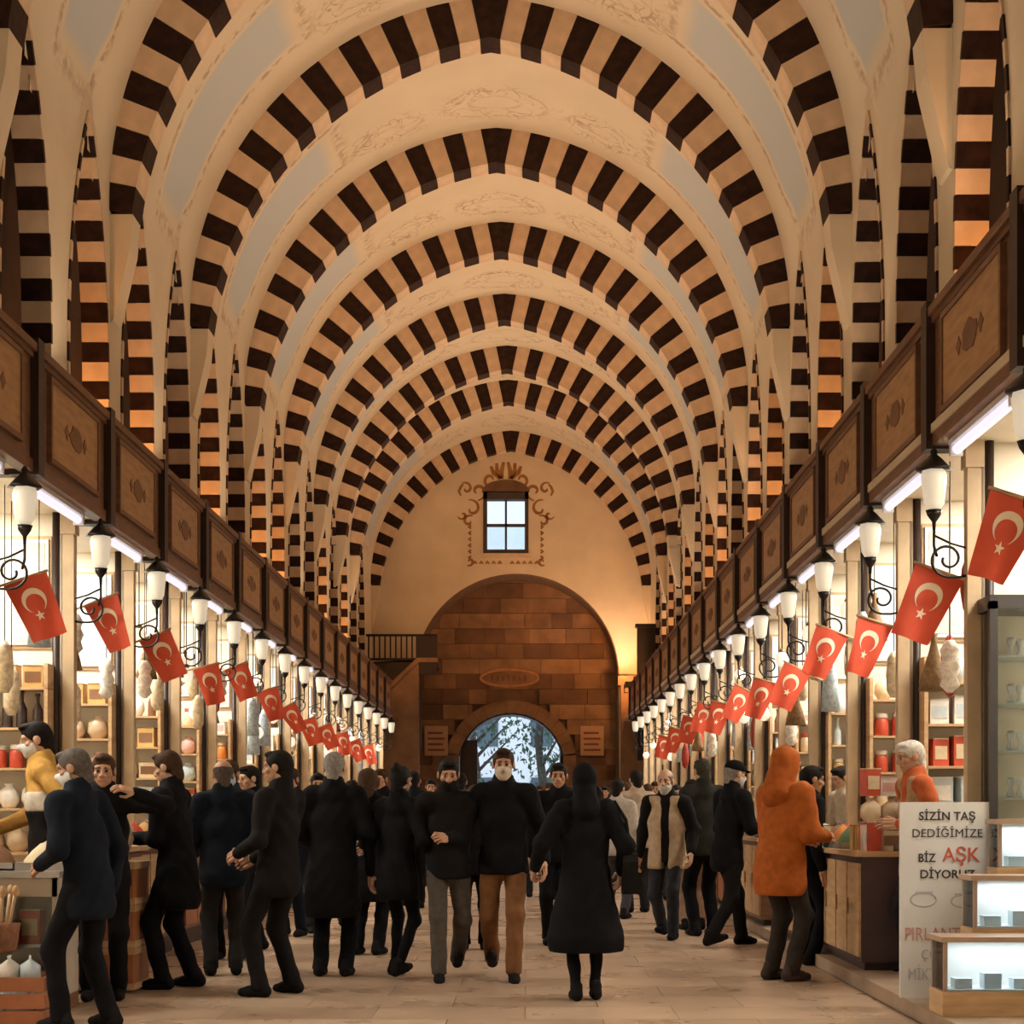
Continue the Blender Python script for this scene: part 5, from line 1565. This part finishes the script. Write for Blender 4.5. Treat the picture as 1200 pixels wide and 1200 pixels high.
    if hair:
        hv, hq = HAIRS[hair]
        nm = {'scarf': 'headscarf', 'hood': 'hood', 'cap': 'flat_cap'}.get(hair, 'hair')
        child(nm, (xf(HM, hv), hq), None, None, hcol if nm == 'hair' else fabric(cap_ or top))
        if hair in ('cap', 'hood'):
            hv, hq = HAIRS['balding']
            child('hair', (xf(HM, hv), hq), None, None, hcol)
    if mask: child('face_mask', (xf(HM, MASKM[0]), MASKM[1]), None, 'pale face mask', mat('mask_' + mask, {'white': (0.60, 0.60, 0.58), 'blue': (0.42, 0.52, 0.60), 'beige': (0.50, 0.42, 0.33)}[mask], 0.8, 0.08, 12))
    if beard is not None: child('beard', (xf(HM, BEARDM[0]), BEARDM[1]), None, None, mat('beard_%02x' % int(beard[0] * 255), beard, 0.8, 0.25, 40, 0.2, spec=0.12))
    o['_frame'] = 0; del o['_frame']
    return o, k

def ft(px, fy):
    d = CZ * F_PX / (fy - VPY)
    return (CX + (px - VPX) * d / F_PX, d, 0.0)
def dp(px, d, z=0.0):
    return (CX + (px - VPX) * d / F_PX, d, z)
STAND = ((-0.11, 0.02, 0, 0), (0.11, -0.01, 0, 0))
WIDE = ((-0.17, 0.03, 0, 0), (0.15, -0.02, 0, 0))
WALK_L = ((-0.08, 0.26, 0.0, 8), (0.09, -0.24, 0.07, -28))
WALK_R = ((-0.09, -0.24, 0.07, -28), (0.08, 0.26, 0.0, 8))
STEP = ((-0.10, 0.12, 0, 0), (0.09, -0.14, 0.03, -12))

# left side, front to back
person(dp(62, 11.08, 0.12), 1.78, 112, 'vendor in a yellow top and dark apron leaning at the left counter', (0.52, 0.30, 0.08), BLACK, hair='short', mask='white', lean=9, pitch=14, yaw=-4,
       handL=(-0.40, 0.02, 0.94), handR=(0.22, 0.34, 1.02), gripL='flat', gripR='grip', apron=(BLK2, (0.55, 0.50, 0.42)), skin='light')
person(ft(104, 1206), 1.66, 64, 'man in a navy jacket seen from behind at the lower left', NAVY, BLACK, hair='short', haircol=(0.10, 0.085, 0.075), mask='white', lean=10, pitch=16, yaw=22,
       handL=(-0.16, 0.24, 1.02), handR=(0.25, 0.04, 0.86), hem=0.12, bulk=1.0, feet=((-0.13, 0.10, 0, 0), (0.13, -0.06, 0, 0)))
person(dp(122, 11.0), 1.67, 190, 'person in black raising an arm behind the man in the navy jacket', BLACK, BLACK, hair='short', haircol=HBROWN, handL=(-0.24, 0.34, 1.46), gripL='relaxed', pitch=6)
person(ft(208, 1158), 1.72, 78, 'man in a long black coat with hands together, facing left', BLACK, BLACK, hair='short', haircol=HBROWN, skin='light', lean=6, pitch=18, yaw=0, hem=0.22, hemw=0.02,
       handL=(-0.05, 0.33, 1.10), handR=(0.06, 0.33, 1.10), gripL='grip', gripR='grip', feet=((-0.12, 0.06, 0, 0), (0.12, -0.08, 0, 0)))
person(ft(262, 1143), 1.68, 14, 'balding man in a dark blue jacket and charcoal trousers, back turned', NAVY, CHAR, hair='balding', haircol=(0.07, 0.055, 0.045), bulk=1.12, hem=0.08, handL=(-0.22, 0.22, 0.98), handR=(0.24, 0.20, 0.98))
person(dp(271, 14.0), 1.72, 172, 'masked man in dark blue facing the camera behind the balding man', (0.02, 0.026, 0.035), BLACK, mask='blue', hair='short', haircol=HBROWN)
person(dp(299, 15.0), 1.70, 128, 'bare-faced man in black behind the group on the left', BLACK, BLACK, hair='short', skin='light')
person(ft(326, 1166), 1.70, 62, 'man in a black suit with hands at his belt, standing with feet apart', BLK2, BLK2, hair='short', lean=-2, pitch=4, yaw=18, skin='tan', hem=0.10,
       handL=(-0.20, 0.20, 1.02), handR=(0.05, 0.24, 0.98), gripR='grip', feet=WIDE)
person(ft(390, 1144), 1.74, -6, 'grey-haired person in a long black coat, back turned, left of centre', BLACK, BLACK, hair='short', haircol=HGREY, hem=0.34, hemw=0.03, bulk=1.08, handL=(-0.20, 0.20, 1.02), handR=(0.20, 0.22, 1.02))
person(dp(430, 14.4), 1.66, -18, 'woman with long dark hair in a black coat behind the grey-haired person', BLACK, BLACK, hair='longhair', haircol=HBROWN, female=True, hem=0.3, hemw=0.04)
person(ft(466, 1145), 1.63, -28, 'woman in black with pinned-up hair and slim trousers walking away', BLACK, BLACK, hair='bun', female=True, tight=True, lean=3, handR=(0.20, 0.20, 1.02), gripR='grip', hem=0.16, hemw=0.01, feet=STEP)
person(ft(525, 1146), 1.68, 186, 'bearded man in a dark sweater and grey jeans walking with a phone', BLK2, (0.075, 0.062, 0.052), hair='short', beard=HBLACK, skin='tan', feet=WALK_R, handL=(0.02, 0.27, 1.12), handR=(0.30, -0.10, 0.90), gripL='grip', pitch=16)
person(dp(556, 15.0), 1.52, 182, 'short person in black behind the two walking men', BLACK, BLACK, hair='bob', haircol=HBROWN, female=True, skin='tan')
person(ft(590, 1146), 1.76, 180, 'masked man in a black sweater and brown trousers walking towards the camera', BLACK, (0.165, 0.075, 0.030), shoes=BLK2, hair='short', haircol=(0.035, 0.018, 0.012), mask='beige', feet=WALK_L, handL=(-0.31, 0.12, 0.90), handR=(0.32, -0.06, 0.90), bulk=1.04, pitch=6)
# right of centre
person(dp(655, 15.5), 1.74, 176, 'person in black facing the camera beyond the long black coat', BLACK, BLACK, hair='short', skin='tan')
person(ft(686, 1172), 1.60, 4, 'woman in a long flared black coat walking away, centre of the aisle', BLACK, BLACK, hair='scarf', cap_=BLACK, female=True, hem=0.44, hemw=0.09, tight=True, lean=3,
       handL=(-0.36, 0.16, 0.98), handR=(0.28, 0.10, 0.95), gripL='grip', feet=((-0.07, -0.03, 0, 0), (0.08, 0.05, 0, 0)), bulk=1.1)
person(dp(722, 19.2), 1.66, -25, 'man in a pale grey shirt walking away behind the flared coat', (0.42, 0.38, 0.34), (0.05, 0.05, 0.06), hair='short', far=True)
person(dp(747, 20.4), 1.80, 12, 'dark-haired man in a light beige jacket walking away', (0.42, 0.33, 0.25), CHAR, hair='short', far=True)
person(ft(782, 1100), 1.70, 158, 'white-bearded man in a beige vest over black, walking', BLK2, (0.030, 0.034, 0.045), hair='balding', haircol=HGREY, beard=HWHITE, skin='light', vest=(0.46, 0.35, 0.24), feet=STEP, handL=(-0.30, 0.14, 0.90), bulk=1.06)
person(dp(826, 16.6), 1.82, 20, 'tall dark-haired man behind the man in the black jacket', (0.02, 0.02, 0.016), BLACK, hair='short', haircol=(0.04, 0.035, 0.025))
person(dp(812, 17.4), 1.62, 8, 'woman in a dark jacket and tan skirt beside the white-bearded man', BLACK, (0.30, 0.19, 0.12), hair='bob', female=True, far=True)
person(ft(852, 1109), 1.76, -62, 'masked man in a flat cap and black jacket striding right', BLACK, BLK2, hair='cap', cap_=BLACK, haircol=HGREY, mask='white', skin='light', feet=((-0.10, 0.24, 0, 0), (0.10, -0.26, 0.03, -15)), handL=(-0.16, 0.34, 1.12), handR=(0.16, 0.34, 1.10), gripL='grip', gripR='grip', hem=0.10, lean=7)
person(ft(914, 1149), 1.76, -56, 'person in a hooded orange coat looking at the right counter', (0.36, 0.095, 0.018), (0.030, 0.024, 0.020), shoes=(0.05, 0.035, 0.03), hair='hood', cap_=(0.33, 0.085, 0.016), haircol=HBROWN, hem=0.16, bulk=1.22, hemw=0.0,
       lean=6, pitch=14, handL=(-0.14, 0.34, 1.06), handR=(0.16, 0.32, 1.08), gripL='grip', skin='light')
person(dp(944, 13.5), 1.66, -80, 'person in black hidden behind the orange coat', BLACK, BLACK, hair='short')
person(dp(1004, 15.75, 0.10), 1.64, 108, 'dark-haired vendor in a grey-beige jacket bending over the right counter', (0.40, 0.33, 0.25), BLACK, hair='short', skin='tan', lean=16, pitch=20, handL=(-0.15, 0.40, 1.05), handR=(0.15, 0.40, 1.05))
person(dp(1082, 11.80, 0.10), 1.70, 98, 'white-haired vendor in an orange-red top behind the white sign', (0.42, 0.10, 0.035), CHAR, hair='short', haircol=HWHITE, skin='tan', lean=8, pitch=12, handL=(-0.18, 0.25, 1.12), vest=(0.36, 0.24, 0.13))

# ---- far crowd
crowd = [(612, 24, 0), (632, 30, 175), (644, 22, 180), (668, 27, 170), (700, 24, 5), (709, 33, 180), (733, 29, 0), (759, 24.5, 10), (768, 26, 180), (792, 22, 185), (540, 22, 0), (505, 26, 180), (485, 21, 10), (448, 20, 175), (412, 18, 0), (372, 17.3, 185), (575, 28, 180), (598, 34, 0), (690, 37, 180), (344, 16.6, 160)]
tops = [('black', BLACK), ('dark grey', (0.05, 0.05, 0.055)), ('dark brown', (0.05, 0.028, 0.02)), ('navy', NAVY), ('grey', (0.20, 0.19, 0.18)), ('white', (0.5, 0.47, 0.43)), ('maroon', (0.10, 0.02, 0.018))]
rc = random.Random(3)
for i, (px, d, hd_) in enumerate(crowd):
    tn, tc = tops[[0, 1, 0, 2, 0, 3, 5, 0, 4, 0, 1, 0, 3, 0, 0, 1, 6, 0, 4, 3][i]]
    fem = rc.random() < 0.4
    person(dp(px, d), rc.uniform(1.60, 1.66) if fem else rc.uniform(1.68, 1.80), hd_ + rc.uniform(-15, 15), '%s in %s %s in the far crowd, %s from the left edge' % ('woman' if fem else 'man', tn, 'walking closer' if abs(hd_) > 90 else 'walking away', ordn(sorted(c[0] for c in crowd).index(px))), tc, rc.choice([BLACK, CHAR, NAVY]),
           hair='bob' if fem else 'short', haircol=rc.choice([HBLACK, HBROWN, HBLACK]), female=fem, far=True, feet=rc.choice([WALK_L, WALK_R, STAND]), group='people in the far crowd')

# ---- things carried
def carried(nm, bmesh_, m, loc, label, cat, rz=0):
    o = bmesh_.build(nm, m, None, loc); o.rotation_euler = (0, 0, rz)
    return tag(o, label, cat)
p = ft(686, 1172)
bag = thing('shoulder_bag', 'black shoulder bag at the side of the flared black coat', 'bag', (p[0] + 0.30, p[1] + 0.02, 0.72))
MB().prism([(-0.12, 0.0), (0.12, 0.0), (0.14, 0.22), (0.10, 0.27), (-0.10, 0.27), (-0.14, 0.22)], 'x', -0.05, 0.05).build('body', fabric(BLK2), bag)
MB().tube([(0, -0.10, 0.26), (-0.03, -0.07, 0.50), (-0.10, 0.0, 0.62), (-0.03, 0.07, 0.50), (0, 0.10, 0.26)], 0.012, 6).build('strap', fabric(BLK2), bag)
